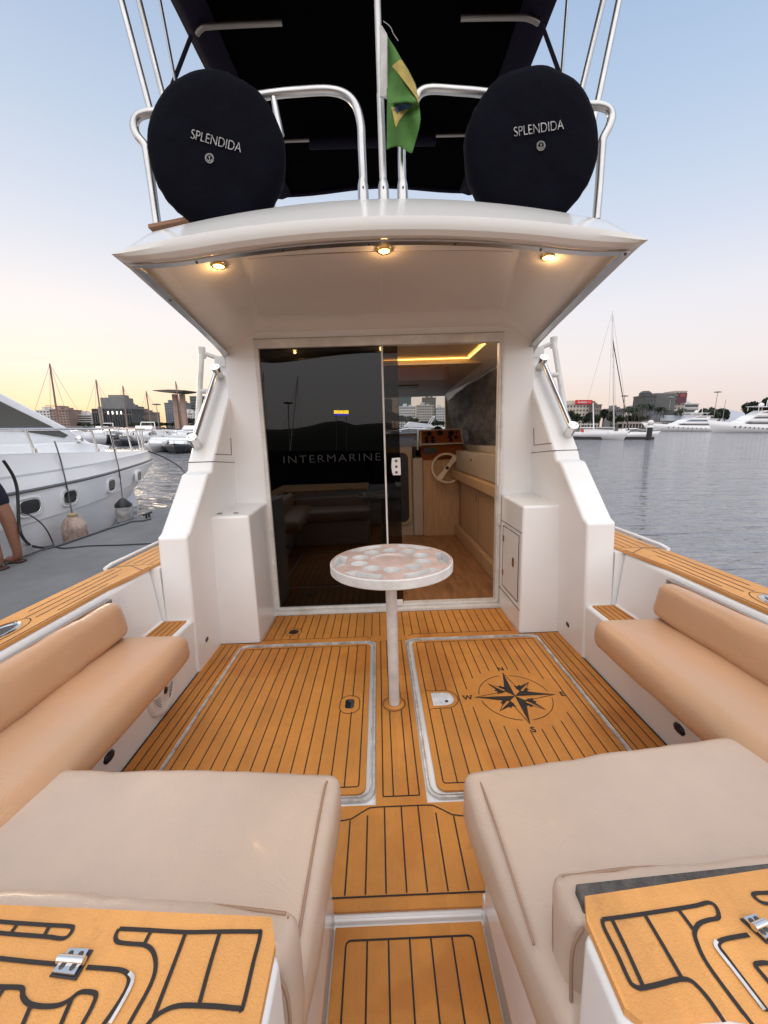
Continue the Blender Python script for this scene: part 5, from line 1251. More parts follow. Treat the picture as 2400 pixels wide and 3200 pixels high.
# transom lockers with their patterned pads
for side in ('L', 'R'):
    if side == 'L':
        zz_ = lambda a, b: bp('3', a, b, z=GZ); sx = 1
        edge = [bp('3', 1200, 785, z=GZ), bp('3', 1165, 773, z=GZ), bp('3', 0, 733, z=GZ)]
        poly = [(-1.24, -.35), (-.150, -.35), (-.150, .400), (-.162, .430), (-1.24, .512)]
        lines = [[(515, 835), (620, 840), (800, 850), (950, 848), (1105, 848), (1125, 858), (1095, 980), (1050, 1170), (1030, 1180), (945, 1172), (860, 1168), (780, 1168), (720, 1185), (660, 1225), (600, 1300)],
                 [(515, 835), (500, 865), (508, 892), (560, 900), (620, 905), (655, 925), (672, 970), (668, 1030), (640, 1100), (590, 1190), (540, 1280)],
                 [(650, 850), (622, 905)], [(803, 852), (740, 1020), (665, 1215)], [(950, 850), (905, 1000), (860, 1165)],
                 [(-60, 800), (0, 805), (60, 810), (210, 820), (300, 825), (315, 835), (300, 862), (270, 878), (200, 870), (40, 858), (-60, 848)], [(78, 812), (45, 858)], [(215, 822), (190, 868)],
                 [(-60, 960), (0, 965), (120, 978), (250, 990)], [(375, 1003), (450, 1008), (520, 1015), (550, 1030), (558, 1060), (540, 1110), (490, 1190), (440, 1260)],
                 [(-60, 1085), (0, 1088), (80, 1090), (98, 1100), (100, 1130), (125, 1160), (180, 1172), (250, 1168), (300, 1145), (345, 1112), (400, 1112), (415, 1130), (390, 1190), (350, 1260)],
                 [(135, 1165), (95, 1260)], [(310, 1140), (260, 1260)], [(20, 1090), (-40, 1180)]]
        hinge = ((300, 925), (405, 928), (330, 1062), (212, 1045)); hz_ = '3'
        track = [(545, 1030), (560, 1060), (530, 1130), (460, 1250)]
    else:
        poly = [(1.32, -.35), (1.32, .530), (.262, .438), (.250, .410), (.250, .330), (.262, .318), (.36, .322), (.40, .315), (.44, .28), (.44, -.35)]
        lines = [[(945, 795), (1060, 780), (1180, 762), (1270, 748), (1350, 735), (1400, 722), (1430, 735), (1445, 770), (1440, 790), (1400, 798), (1360, 815), (1342, 850), (1350, 890), (1380, 960), (1440, 1050), (1560, 1210), (1600, 1260)],
                 [(945, 795), (950, 830), (1010, 950), (1060, 1060), (1085, 1085), (1110, 1092), (1180, 1078), (1270, 1055), (1320, 1058), (1360, 1090), (1410, 1150), (1470, 1240)],
                 [(985, 795), (1050, 930), (1120, 1085)], [(1125, 772), (1195, 890), (1290, 1055)], [(1270, 750), (1345, 850)],
                 [(1720, 670), (1659, 680), (1610, 682), (1595, 692), (1625, 718), (1659, 728), (1720, 730)], [(1530, 880), (1570, 866), (1500, 872), (1460, 885), (1445, 905), (1470, 940), (1560, 1060), (1659, 1190)],
                 [(1700, 1000), (1659, 985), (1625, 985), (1605, 995), (1640, 1040), (1700, 1110)]]
        lines[6] = [(1575, 862), (1500, 875), (1455, 888), (1445, 910), (1470, 945), (1560, 1065), (1659, 1195)]
        hinge = ((1535, 795), (1600, 775), (1690, 880), (1655, 905)); hz_ = '4'
        track = [(1450, 890), (1450, 920), (1520, 1010), (1659, 1190)]
    sgn = 1 if side == 'L' else -1
    x0, x1 = (-1.25, -.145) if side == 'L' else (.244, 1.33)
    q = MB(); q.prism([(x0, -.36), (x1, -.36), (x1, .405 if side == 'L' else .495), (x0, .480 if side == 'L' else .410)], 'z', -.15, GZ - .012); lkx = q.build('transom_locker', gel, bt, bevel=.014, seg=3)
    q = MB(); q.prism(poly if side == 'L' else poly[::-1], 'z', GZ - .011, GZ)
    lz = GZ + .0012
    for ln in lines:
        P_ = [bp(hz_, a, b, z=GZ) for a, b in ln]
        q.ribbon([(p.x, p.y) for p in smooth(P_, 4)], .0048, lz)
        lz += .00004
    pdm = q.build('locker_pad', [teak2, caulk], lkx, base=ORG[bt.name], bevel=0)
    H = [bp(hz_, a, b, z=GZ) for a, b in hinge]; cen = sum(H, Vector()) / 4
    q = MB(); q.add([(p.x, p.y, GZ + .0016) for p in H] + [(cen.x + (p.x - cen.x) * .96, cen.y + (p.y - cen.y) * .96, GZ + .003) for p in H], [(0, 1, 2, 3), (4, 5, 6, 7), (0, 1, 5, 4), (1, 2, 6, 5), (2, 3, 7, 6), (3, 0, 4, 7)]); q.build('hinge_recess', mat('hinge_dark', (.05, .05, .055), .4, .4), lkx, base=ORG[bt.name])
    q = MB()
    ax = ((H[3] + H[0]) / 2 - (H[2] + H[1]) / 2); m0 = (H[0] + H[3]) / 2; m1 = (H[1] + H[2]) / 2
    q.tube([(m0.x, m0.y, GZ + .008), (m1.x, m1.y, GZ + .008)], .0045, n=10)
    for a, b in ((.08, .46), (.54, .92)):
        c4 = []
        for u, v in ((a, .10), (a, .90), (b, .90), (b, .10)):
            top_ = H[0].lerp(H[1], v); bot_ = H[3].lerp(H[2], v); c4.append(top_.lerp(bot_, u))
        q.add([(p.x, p.y, GZ + .004) for p in c4] + [(p.x, p.y, GZ + .007) for p in c4], [(0, 1, 2, 3), (7, 6, 5, 4), (0, 1, 5, 4), (1, 2, 6, 5), (2, 3, 7, 6), (3, 0, 4, 7)])
        cc = sum(c4, Vector()) / 4
    hn = q.build('lid_hinge', steel, lkx, base=ORG[bt.name])
    q = MB()
    for u in (.28, .72):
        for v in (.3, .7): p = H[0].lerp(H[1], v).lerp(H[3].lerp(H[2], v), u); q.lathe([(.0035, 0), (.0025, .0015)], (p.x, p.y, GZ + .007), n=8)
    q.build('hinge_screw', screw, lkx, base=ORG[bt.name])
    P_ = [bp(hz_, a, b, z=GZ) for a, b in track]
    q = MB(); q.ribbon([(p.x + .004 * sgn, p.y) for p in smooth(P_, 4)], .004, GZ + .0028, 0); q.build('lid_edge_channel', alud, lkx, base=ORG[bt.name])
q = MB(); q.box(-1.2, 1.28, -.9, -.36, -.30, -.22); q.build('swim_platform', gel, bt, bevel=.03)

# ---- drain caps and the loudspeaker on the cockpit sides
for sg, pts in ((1, (('k', 1520, 1180), ('k', 800, 2050))), (-1, (('2', 800, 209), ('2', 1280, 660)))):
    X = -1.051 if sg == 1 else mir(-1.051)
    for zm, a, b in pts:
        c = bp(zm, a, b, x=X); o = q = MB(); q.rings([[(X + sg * d_, c.y + .030 * s_ * math.cos(t_) , c.z + .022 * s_ * math.sin(t_) * (1 if abs(math.sin(t_)) < .9 else .9)) for t_ in [2 * math.pi * i / 8 for i in range(8)]] for s_, d_ in ((1, 0), (.95, .008), (.6, .012))]); q.build('drain_cap', mat('cap_dark_blue', (.008, .008, .02), .35), bt)
c = bp('f', 640, 2120, x=-1.05); c = Vector((-1.052, 1.70, .135))
q = MB(); q.lathe([(.115, 0), (.112, .014), (.095, .022), (.085, .016), (.03, .020), (.02, .026)], c, 'x', 32); sp = q.build('loudspeaker', whitep, bt)
q = MB()
for k in range(-5, 6):
    for sy in (-1, 1):
        y_ = sy * (.030); h_ = math.sqrt(max(0, .078 ** 2 - (k * .012) ** 2))
        if h_ > .04 and abs(k) > 0: q.tube([(c.x + .0185, c.y + sy * .034, c.z + k * .012), (c.x + .0185, c.y + sy * h_, c.z + k * .012 + .01)], .0018, n=4)
q.build('grille_slot', screw, sp, base=ORG[bt.name])
q = MB(); q.lathe([(.018, .020), (.016, .028), (.004, .030)], c, 'x', 16); q.build('speaker_tweeter', black, sp, base=ORG[bt.name])

# ---- struts outside the cabin
for sg, pts in ((1, (('f', 631, 1098), ('f', 618, 1330))), (-1, (('f', 1730, 1066), ('f', 1762, 1262)))):
    X = -1.34 if sg == 1 else mir(-1.34)
    a = bp(*pts[0], x=X); b = bp(*pts[1], x=X); d = (b - a).normalized()
    q = MB(); q.tube([a, a + (b - a) * .5, a + (b - a) * 1.05], .020, n=12); q.tube([a + Vector((0, 0, .03)), a - Vector((0, 0, .05))], .027, n=12)
    q.tube([a + Vector((0, -.0, -.01)), (MX - sg * 1.09, a.y + .05, 1.86)], .016, n=8); mid = a + (b - a) * .55; q.tube([mid, mid + Vector((sg * .12, .0, 0))], .018, n=8)
    lowz = a + d * ((.60 - a.z) / d.z); q.tube([a + (b - a) * 1.05, lowz], .018, n=10)
    q.build('side_strut', trimw, bt)

# ---- flybridge rails, flagpole sockets, outrigger tubes
YH = 2.12
def H2(zm, x, y, Y=YH): return bp(zm, x, y, y=Y)
def hoop(pts, name='hoop_rail', r=.0185): q = MB(); q.tube(smooth(pts, 5), r, n=14); return q.build(name, alu, bt)
lp = [H2('d', 785, 470), H2('d', 785, 400), H2('a', 1378, 760), H2('a', 1372, 640), H2('a', 1345, 545), H2('a', 1290, 490), H2('a', 1200, 468), H2('a', 1050, 475), H2('a', 900, 490), H2('a', 600, 540), H2('a', 330, 580), H2('a', 265, 587), H2('a', 215, 608), H2('a', 198, 655), H2('a', 215, 705), H2('a', 255, 755), H2('a', 265, 800), H2('a', 290, 960), H2('a', 322, 1190)]
lh_ = hoop(lp)
rp = [H2('d', 870, 470), H2('d', 869, 400), H2('d', 868, 320), H2('d', 872, 250), H2('b', 160, 520), H2('b', 190, 478), H2('b', 250, 462), H2('b', 380, 470), H2('b', 500, 480), H2('b', 800, 515), H2('b', 1050, 545), H2('b', 1110, 548), H2('b', 1160, 565), H2('b', 1180, 605), H2('b', 1165, 660), H2('b', 1135, 720), H2('b', 1128, 780), H2('b', 1115, 960), H2('b', 1100, 1140)]
rh_ = hoop(rp)
for zx in (785, 870):
    q = MB(); c = H2('d', zx, 432); q.lathe([(.027, -.16), (.026, .02), (.024, .06), (.019, .085)], (c.x, c.y, c.z), n=18); q.build('rail_socket', alu, bt)
q = MB()
for zx in (785, 828, 870):
    c = H2('d', zx, 412); q.lathe([(.0045, -.028), (.0045, -.022)], (c.x, c.y - .001, c.z), 'y', 8)
q.build('socket_screw', screw, bt)
q = MB(); a = H2('d', 590, 205); b = H2('d', 600, 260); q.tube([a, a + (b - a) * 1.6], [.012, .018], n=10); q.tube([H2('d', 575, 200), a], .010, n=8); q.build('rail_bracket', alu, bt)
def line(zm0, p0, zm1, p1, Y, r, name, m, t0=-.6, t1=1.2, Y1=None):
    a = bp(zm0, *p0, y=Y); b = bp(zm1, *p1, y=Y1 or Y); q = MB(); q.tube([a + (b - a) * t0, a + (b - a) * t1], r, n=12); return q.build(name, m, bt)
line('d', (262, 0), 'd', (322, 228), 2.36, .0155, 'outrigger_tube', alu, -.8, 1.9); line('d', (300, 0), 'd', (350, 200), 2.46, .0150, 'outrigger_tube', alu, -.8, 2.2)
line('d', (1337, 0), 'd', (1292, 215), 2.36, .0155, 'outrigger_tube', alu, -.8, 1.9); line('d', (1303, 0), 'd', (1256, 195), 2.46, .0150, 'outrigger_tube', alu, -.8, 2.2)

# ---- cabin shell and interior
xl, xr = -1.18, mir(-1.18)
q = MB(); q.box(xl - .02, xr + .02, 2.90, 6.7, -.10, 0.0); q.build('cabin_floor', woodf, bt)
def wx(z): return 1.22 - .115 * max(0, z - 1.16) / .66
for sg in (1, -1):
    q = MB(); W2 = lambda d, z: MX - sg * (wx(z) + d)
    def slab(y0, y1, z0, z1):
        q.add([(W2(0, z0), y0, z0), (W2(.03, z0), y0, z0), (W2(.03, z0), y1, z0), (W2(0, z0), y1, z0), (W2(0, z1), y0, z1), (W2(.03, z1), y0, z1), (W2(.03, z1), y1, z1), (W2(0, z1), y1, z1)], [(3, 2, 1, 0), (4, 5, 6, 7), (0, 1, 5, 4), (1, 2, 6, 5), (2, 3, 7, 6), (3, 0, 4, 7)])
    slab(3.095, 6.7, 0, 1.16); slab(3.095, 6.7, 1.82, 1.88); slab(3.3, 6.7, 1.88, 1.94); slab(3.095, 3.55, 1.16, 1.82); slab(6.25, 6.7, 1.16, 1.82)
    q.build('cabin_side', gel, bt)
q = MB(); q.box(xl, xr, 6.62, 6.70, 0, 1.34); q.box(xl, -1.06, 6.62, 6.7, 1.34, 2.02); q.box(1.12, xr, 6.62, 6.7, 1.34, 2.02); q.box(-1.06, 1.12, 6.62, 6.7, 1.93, 2.02); q.box(-.03, .03, 6.62, 6.66, 1.34, 1.93)
q.build('windscreen_frame', cream, bt)
q = MB(); q.box(-1.06, 1.12, 6.655, 6.66, 1.34, 1.93); q.build('windscreen_glass', glassc, bt)
for sg in (1, -1):
    W3 = lambda d, z: MX - sg * (wx(z) + d)
    q = MB(); q.add([(W3(d, z), y, z) for d in (.012, .017) for y, z in ((3.55, 1.16), (6.25, 1.16), (6.25, 1.82), (3.55, 1.82))], [(0, 1, 2, 3), (7, 6, 5, 4), (0, 1, 5, 4), (1, 2, 6, 5), (2, 3, 7, 6), (3, 0, 4, 7)]); q.build('side_window_glass', glassc, bt)
# cloth cover hanging outside the starboard window (crumpled)
q = MB(); q.grid(lambda u, v: (MX + wx(1.12 + .74 * v) - .030 + .02 * math.sin(9 * v + 5 * u + 3 * noise.noise(Vector((u * 4, v * 4, 0)))) + .02 * noise.noise(Vector((u * 14, v * 9, 2))), 3.4 + 3.0 * u, 1.12 + .74 * v), 60, 24)
q.build('window_cover', curtain, bt)
# ceiling: aft tray, dropped forward part with amber wood panel
cl0, cl1 = MX - 1.09, MX + 1.09
q = MB(); q.box(-.97, 1.05, 2.90, 3.03, 1.985, 2.0); q.box(cl0, cl1, 3.03, 3.87, 1.985, 2.0); q.box(cl0, cl1, 3.87, 6.62, 1.93, 1.96); q.box(cl0, cl1, 3.865, 3.88, 1.93, 1.99); q.build('cabin_ceiling', cream, bt)
q = MB(); q.prism([(-.62, 3.96), (.70, 3.96), (.86, 4.8), (-.78, 4.8)], 'z', 1.922, 1.9295); q.build('overhead_panel', wooda, bt)
q = MB(); q.prism([(-.45, 5.25), (.55, 5.25), (.55, 5.5), (-.45, 5.5)], 'z', 1.918, 1.9295); q.build('overhead_recess', creamd, bt)
q = MB(); q.tube([(-.80, 2.93, 1.972), (-.80, 3.84, 1.972), (.87, 3.84, 1.972), (.87, 2.93, 1.972)], .0045, n=6); q.build('led_strip', ledm, bt)
q = MB()
for x in (-.36, .01): q.lathe([(.022, -.012), (.03, 0)], (x, 4.5, 1.9215), n=16)
q.build('cabin_downlight', lampw, bt)
for X, sg in ((.985, -1), (-.93, 1)):
    q = MB(); q.lathe([(.075, 0), (.075, -.03), (.05, -.045), (.03, -.035)], (X, 3.05, 1.84), 'y', 24); f = q.build('wall_speaker', mat('wall_speaker_brass', (.55, .30, .10), .35, .5), bt)
    q = MB(); q.lathe([(.03, -.046), (.02, -.05)], (X, 3.05, 1.84), 'y', 14); q.build('speaker_cone', black, f, base=ORG[bt.name])
for X in (.93, -.86):
    ld = bpy.data.lights.new('lamp_light', 'POINT'); ld.energy = .5; ld.color = (1, .50, .10); ld.shadow_soft_size = .02
    o = bpy.data.objects.new('lamp_light', ld); col.objects.link(o); o.parent = bt; o.location = Vector((X, 3.06, 1.95)) - ORG[bt.name]
ld = bpy.data.lights.new('lamp_light', 'AREA'); ld.energy = 6.0; ld.color = (1, .74, .48); ld.shape = 'RECTANGLE'; ld.size = 1.5; ld.size_y = .8
o = bpy.data.objects.new('lamp_light', ld); col.objects.link(o); o.parent = bt; o.location = Vector((.04, 3.4, 1.96)) - ORG[bt.name]
# side sill ledges, lockers on the starboard side
q = MB(); q.box(xr - .10, xr, 3.0, 6.6, 1.10, 1.16); q.box(xl, xl + .10, 3.0, 6.6, 1.10, 1.16); q.build('window_sill', cream, bt)
q = MB(); q.box(.98, xr, 3.1, 5.05, .86, 1.10); q.build('upper_locker', mat('locker_beige', (.44, .35, .27), .5, var=.1), bt, bevel=.01)
q = MB(); q.box(.93, xr, 3.0, 5.05, .76, .855); q.build('locker_shelf', woodp, bt, bevel=.01)
q = MB(); q.box(1.03, xr, 3.0, 5.1, .14, .76); lk2 = q.build('lower_locker', mat('locker_brown', (.30, .20, .13), .5, var=.15), bt)
q = MB(); q.box(1.022, 1.03, 3.05, 4.05, .16, .74); q.box(1.022, 1.03, 4.10, 4.9, .16, .74); q.build('locker_door', woodp, lk2, base=ORG[bt.name], bevel=.003)
q = MB(); q.box(1.012, 1.022, 4.12, 4.15, .58, .66); q.build('locker_latch', steel, lk2, base=ORG[bt.name])
q = MB(); q.box(.98, xr, 2.95, 5.1, 0.0, .14); q.build('locker_plinth', woodp, bt, bevel=.01)
q = MB(); q.lathe([(.012, -.008), (.012, 0)], (.98, 4.2, 1.02), 'x', 10); q.build('locker_knob', screw, bt)
# helm console
YC = 5.10
q = MB(); q.box(.575, 1.10, YC, 6.0, 0, .985); q.build('helm_console', woodp, bt)
q = MB(); q.box(.44, .573, YC - .02, 6.0, 0, 1.02); q.build('companionway_post', mat('post_beige', (.42, .36, .31), .5, var=.1), bt, bevel=.02)
q = MB(); pl_ = [(5.10, .99), (5.30, 1.17), (5.95, 1.17), (5.95, .98)]; q.prism(pl_, 'x', .56, 1.12); cp_ = q.build('helm_dash', woodr, bt)
q = MB(); q.box(.60, .76, 5.175, 5.185, 1.06, 1.14)
q.build('switch_panel', gauge, cp_, base=ORG[bt.name])
q = MB(); pan = [(5.24, 1.175), (5.36, 1.375), (5.40, 1.375), (5.40, 1.175)]; q.prism(pan, 'x', .555, 1.125); gpn = q.build('gauge_panel', mat('panel_surround', (.55, .48, .42), .4), bt, bevel=.008)
q = MB(); q.add([(.575, 5.2435, 1.195), (1.105, 5.2435, 1.195), (1.09, 5.3405, 1.358), (.585, 5.3405, 1.358)], [(0, 1, 2, 3)]); q.build('panel_face', woodr, gpn, base=ORG[bt.name])
pn = Vector((0, -.86, .51)).normalized(); pu = Vector((0, .51, .86)).normalized()
def gpt(u, v): return Vector((.58 + .51 * u, 5.24, 1.19)) + pu * (.19 * v) + pn * .004
for u, v, r_ in ((.20, .75, .036), (.48, .80, .040), (.76, .75, .036), (.12, .42, .027), (.28, .42, .027), (.12, .16, .025), (.28, .14, .027), (.72, .46, .025), (.88, .42, .027), (.74, .18, .025), (.08, .80, .015), (.91, .78, .015)):
    c = gpt(u, v); q = MB(); q.tube([c, c + pn * .008], r_, n=20); g1 = q.build('gauge', gauge, gpn, base=ORG[bt.name])
q = MB(); c = Vector((.86, 4.98, .885)); w_ax = Vector((0, -.94, .34)).normalized(); w_u = Vector((1, 0, 0)); w_v = w_ax.cross(w_u)
q.tube([c + (w_u * math.cos(a) + w_v * math.sin(a)) * .185 for a in [2 * math.pi * i / 40 for i in range(40)]], .0155, n=10, closed=True)
sw = q.build('steering_wheel', wheelm, bt)
q = MB(); d1 = (w_u * math.cos(R(50)) - w_v * math.sin(R(50))); d1 = (w_u * .62 - w_v * .78) if (w_v.z < 0) else (w_u * .62 + w_v * .78); d2 = w_ax.cross(d1).normalized()
vs = []
for t_, w3 in ((-.18, .036), (-.06, .024), (0, .03), (.06, .024), (.18, .036)): vs.append([c + d1 * t_ + d2 * w3 + w_ax * .006, c + d1 * t_ - d2 * w3 + w_ax * .006, c + d1 * t_ - d2 * w3 - w_ax * .006, c + d1 * t_ + d2 * w3 - w_ax * .006])
q.rings(vs, sm=False); q.build('spoke', wheelm, sw, base=ORG[bt.name])
q = MB(); q.tube([c - w_ax * .12, c + w_ax * .014], .022, n=16); q.build('wheel_hub', gauge, sw, base=ORG[bt.name])
q = MB(); q.tube([(.50, 5.02, 1.12), (.515, 5.0, 1.36)], .018, n=12); q.build('grab_tube', steel, bt)
q = MB(); q.cushion((.86, 5.75, 1.36), (.13, .12, .10), .05); q.build('compass_dome', black, bt)
# companionway door opening (dark) with rounded frame, dash top, port side furniture
q = MB(); q.box(-1.15, .44, 5.16, 5.2, 0, 1.16); q.build('forward_bulkhead', mat('bulkhead_cream', (.40, .33, .27), .5, var=.1), bt)
q = MB(); q.prism(rrect(-.10, .42, .16, 1.12, .09), 'y', 5.12, 5.16)
fr_ = q.build('companionway_frame', mat('frame_cream_yellow', (.42, .33, .20), .45), bt)
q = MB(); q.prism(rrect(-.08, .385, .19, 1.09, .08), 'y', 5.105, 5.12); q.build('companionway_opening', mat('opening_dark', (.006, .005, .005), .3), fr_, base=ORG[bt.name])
q = MB(); q.prism([(5.15, 1.16), (5.3, 1.19), (6.6, 1.30), (6.6, 1.16)], 'x', xl, .56); q.build('dash_cover', dashtop, bt)
q = MB(); q.box(-1.15, -.50, 3.2, 5.0, 0, .34); q.build('settee_base', woodp, bt)
q = MB(); q.cushion((-.82, 4.1, .40), (.64, 1.75, .13), .04); q.cushion((-1.08, 4.1, .64), (.12, 1.75, .42), .04); q.build('settee_cushion', creamd, bt)
# exterior of the house front
q = MB(); q.prism([(6.62, .55), (6.62, 1.36), (6.72, 1.36), (7.9, .80), (8.3, .62)], 'x', -1.0, 1.08); q.build('trunk_cabin', gel, bt, bevel=.05)
# ------------------------------------------------------------------ LOOSE THINGS ON THE BOAT
def piece(o): BOAT.append(o); return o
# table
TX, TY, TZ, TR = .045, 1.726, .723, .274
t = thing('pedestal_table', (TX, TY, 0), 'round white pedestal table with cup holes standing in the cockpit', 'table', boat=True)
q = MB(); q.lathe([(TR - .004, TZ - .043), (TR, TZ - .039), (TR, TZ - .004), (TR - .004, TZ)], (TX, TY, 0), n=72)
tp = q.build('table_top', [tabw, tabp], t, weld=True)
cut = MB(); cut.lathe([(.098, TZ - .009), (.098, TZ + .02)], (TX, TY, 0), n=48); cut.add([], [])
cuts3 = []
for k in range(10):
    a = R(-90 + 36 * k); cx, cy = TX + .148 * math.cos(a), TY + .148 * math.sin(a)
    cut.lathe([(.036, TZ - .038), (.040, TZ + .02)], (cx, cy, 0), n=24)
co = cut.build('c', tabw, weld=True)
cut2 = MB()
for k in range(6):
    a0 = 60 * k - 17; a1 = 60 * k + 17
    po = arc(TX, TY, .258, a0 - 4, a1 + 4, 8) + arc(TX, TY, .205, a1, a0, 6)
    cut2.prism(po, 'z', TZ - .038, TZ + .02)
co2 = cut2.build('c', tabw, weld=True)
co.location = co2.location = ORG[t.name]
co.data.transform(Matrix.Translation(-ORG[t.name])); co2.data.transform(Matrix.Translation(-ORG[t.name]))
co.location = co2.location = (0, 0, 0)
tp.parent = None
for o in (co, co2):
    for m_ in range(1):
        mm = tp.modifiers.new('b', 'BOOLEAN'); mm.object = o; mm.operation = 'DIFFERENCE'; mm.solver = 'EXACT'; mm.use_self = True
bake(tp); tp.parent = t
for o in (co, co2): bpy.data.objects.remove(o)
for p in tp.data.polygons:
    cz = p.center.z + ORG[t.name].z
    p.material_index = 1 if (p.normal.z > .9 and cz > TZ - .012) else 0
    p.use_smooth = abs(p.normal.z) < .5
me_ = tp.data
if len(me_.materials) < 2: me_.materials.clear(); me_.materials.append(tabw); me_.materials.append(tabp)
es = tp.modifiers.new('es', 'EDGE_SPLIT'); es.split_angle = R(28)
q = MB(); q.lathe([(.0255, 0), (.0255, TZ - .043)], (.040, TY, 0), n=28); q.build('pole', tabw, t)
q = MB(); q.lathe([(.046, .0015), (.044, .006), (.029, .007), (.027, .003)], (.040, TY, 0), n=32); q.build('floor_socket', teak, t)

# cushions
def cush(name, label, cat, parts, pipes, group=None, extra=None):
    c0 = parts[0][0]; t = thing(name, (c0[0], c0[1], c0[2] - parts[0][1][2] / 2), label, cat, group, boat=True)
    for i, (c, d, r, b, w_, rot, m, nm) in enumerate(parts):
        q = MB(); q.cushion(c, d, r, b, w_, seed=len(label) % 17 + i, rot=rot, seg=.035); q.build(nm, m, t)
    for pts in pipes:
        q = MB(); q.tube(smooth(pts, 4), .0028, n=6); q.build('piping', piping, t)
    if extra: extra(t)
    return t
SEED = 0
for sg in (1, -1):
    X = (lambda x: x) if sg == 1 else mir
    side = 'left' if sg == 1 else 'right'
    # side seat
    cush('seat_cushion', 'long tan side seat cushion along the %s cockpit side, front end rounded' % side, 'cushion',
         [((X(-1.04), .94, .385), (.36, 1.40, .125), .045, .022, .003, Euler((0, 0, R(-1.5 * sg))).to_matrix(), vinyl, 'pad')], [], 'side seat cushions')
    # bolster leaning on the coaming
    cush('backrest_bolster', 'tan bolster backrest strapped under the %s gunwale' % side, 'cushion',
         [((X(-1.145), .90, .532), (.085, 1.46, .155), .036, .012, .005, Euler((0, R(-10 * sg), 0)).to_matrix(), vinyl, 'pad')],
         [[(X(-1.185), .2, .606), (X(-1.185), 1.0, .608), (X(-1.185), 1.57, .606), (X(-1.170), 1.625, .584), (X(-1.135), 1.635, .53)]], 'gunwale bolsters')
    x0, x1 = (-1.02, -.140) if sg == 1 else (.208, 1.10)
    yb = .93
    dx = x1 - x0; cx = (x0 + x1) / 2
    xin = x1 if sg == 1 else x0; s_ = -sg
    yf = (lambda x: .924 - .07 * (x - cx)) if sg == 1 else (lambda x: .928 + .114 * (x - cx))
    xo = xin - sg * .0
    sgx = lambda d: xin - sg * d
    pip = [[(sgx(.022), yf(xin) - .36, .424), (sgx(.020), yf(xin) - .2, .428), (sgx(.016), yf(xin) - .06, .424), (sgx(.012), yf(xin) - .028, .414), (sgx(.010), yf(xin) - .006, .385), (sgx(.010), yf(xin) - .004, .33)],
           [(xin - sg * (.03 + .10 * k), yf(xin - sg * (.03 + .10 * k)) + .002, .398) for k in range(9)]]
    cush('seat_cushion', 'thick beige aft bench seat cushion %s of the passage' % side, 'cushion',
         [((cx, .694 if sg == 1 else .698, .355), (dx, .46, .13), .026, .016, .005, Euler((0, 0, R(-4 if sg == 1 else 6.5))).to_matrix(), vinyl2, 'pad')], pip, 'aft bench cushions')
    bx0, bx1 = (-1.10, -.150) if sg == 1 else (.262, 1.17)
    def velc(t, sg=sg, bx0=bx0, bx1=bx1):
        if sg == -1:
            q = MB(); q.prism([(bx0 + .022, .476), (bx1, .520), (bx1, .552), (bx0 + .022, .503)], 'z', .44, .563); q.build('velcro_strip', velcro, t, bevel=.003)
    zt = .545
    xe = bx1 if sg == 1 else bx0
    bm_ = (bx0 + bx1) / 2; yb2 = (lambda x: .545 - .087 * (x - bm_)) if sg == 1 else (lambda x: .555 + .038 * (x - bm_))
    e1 = bx1 if sg == 1 else bx0; sd = -sg
    pp = [[(e1 + sd * (.015 + .115 * k), yb2(e1 + sd * (.015 + .115 * k)) - .010 + .003 * math.sin(k * 2.1), zt - .004 + .003 * math.sin(k * 1.3)) for k in range(9)],
          [(e1 + sd * .012, yb2(e1) - .012, zt - .006), (e1 - sd * .001, yb2(e1) - .02, .50), (e1 - sd * .002, yb2(e1) - .03, .42), (e1 - sd * .001, yb2(e1) - .045, .30)],
          [(e1 + sd * .016, yb2(e1) - .075, zt - .008), (e1 - sd * .001, yb2(e1) - .08, .50), (e1 - sd * .002, yb2(e1) - .09, .40)]]
    cush('backrest_cushion', ('beige aft backrest cushion with grey fabric back, behind the left bench seat' if sg == 1 else 'beige aft backrest cushion with a dark velcro strip, behind the right bench seat'), 'cushion',
         [(((bx0 + bx1) / 2, .502 if sg == 1 else .512, .385), (bx1 - bx0, .085, .325), .030, .008, .008, Euler((R(-3), 0, R(-5 if sg == 1 else 2.2))).to_matrix(), vinyl2, 'pad')], pp, 'aft backrest cushions', velc)

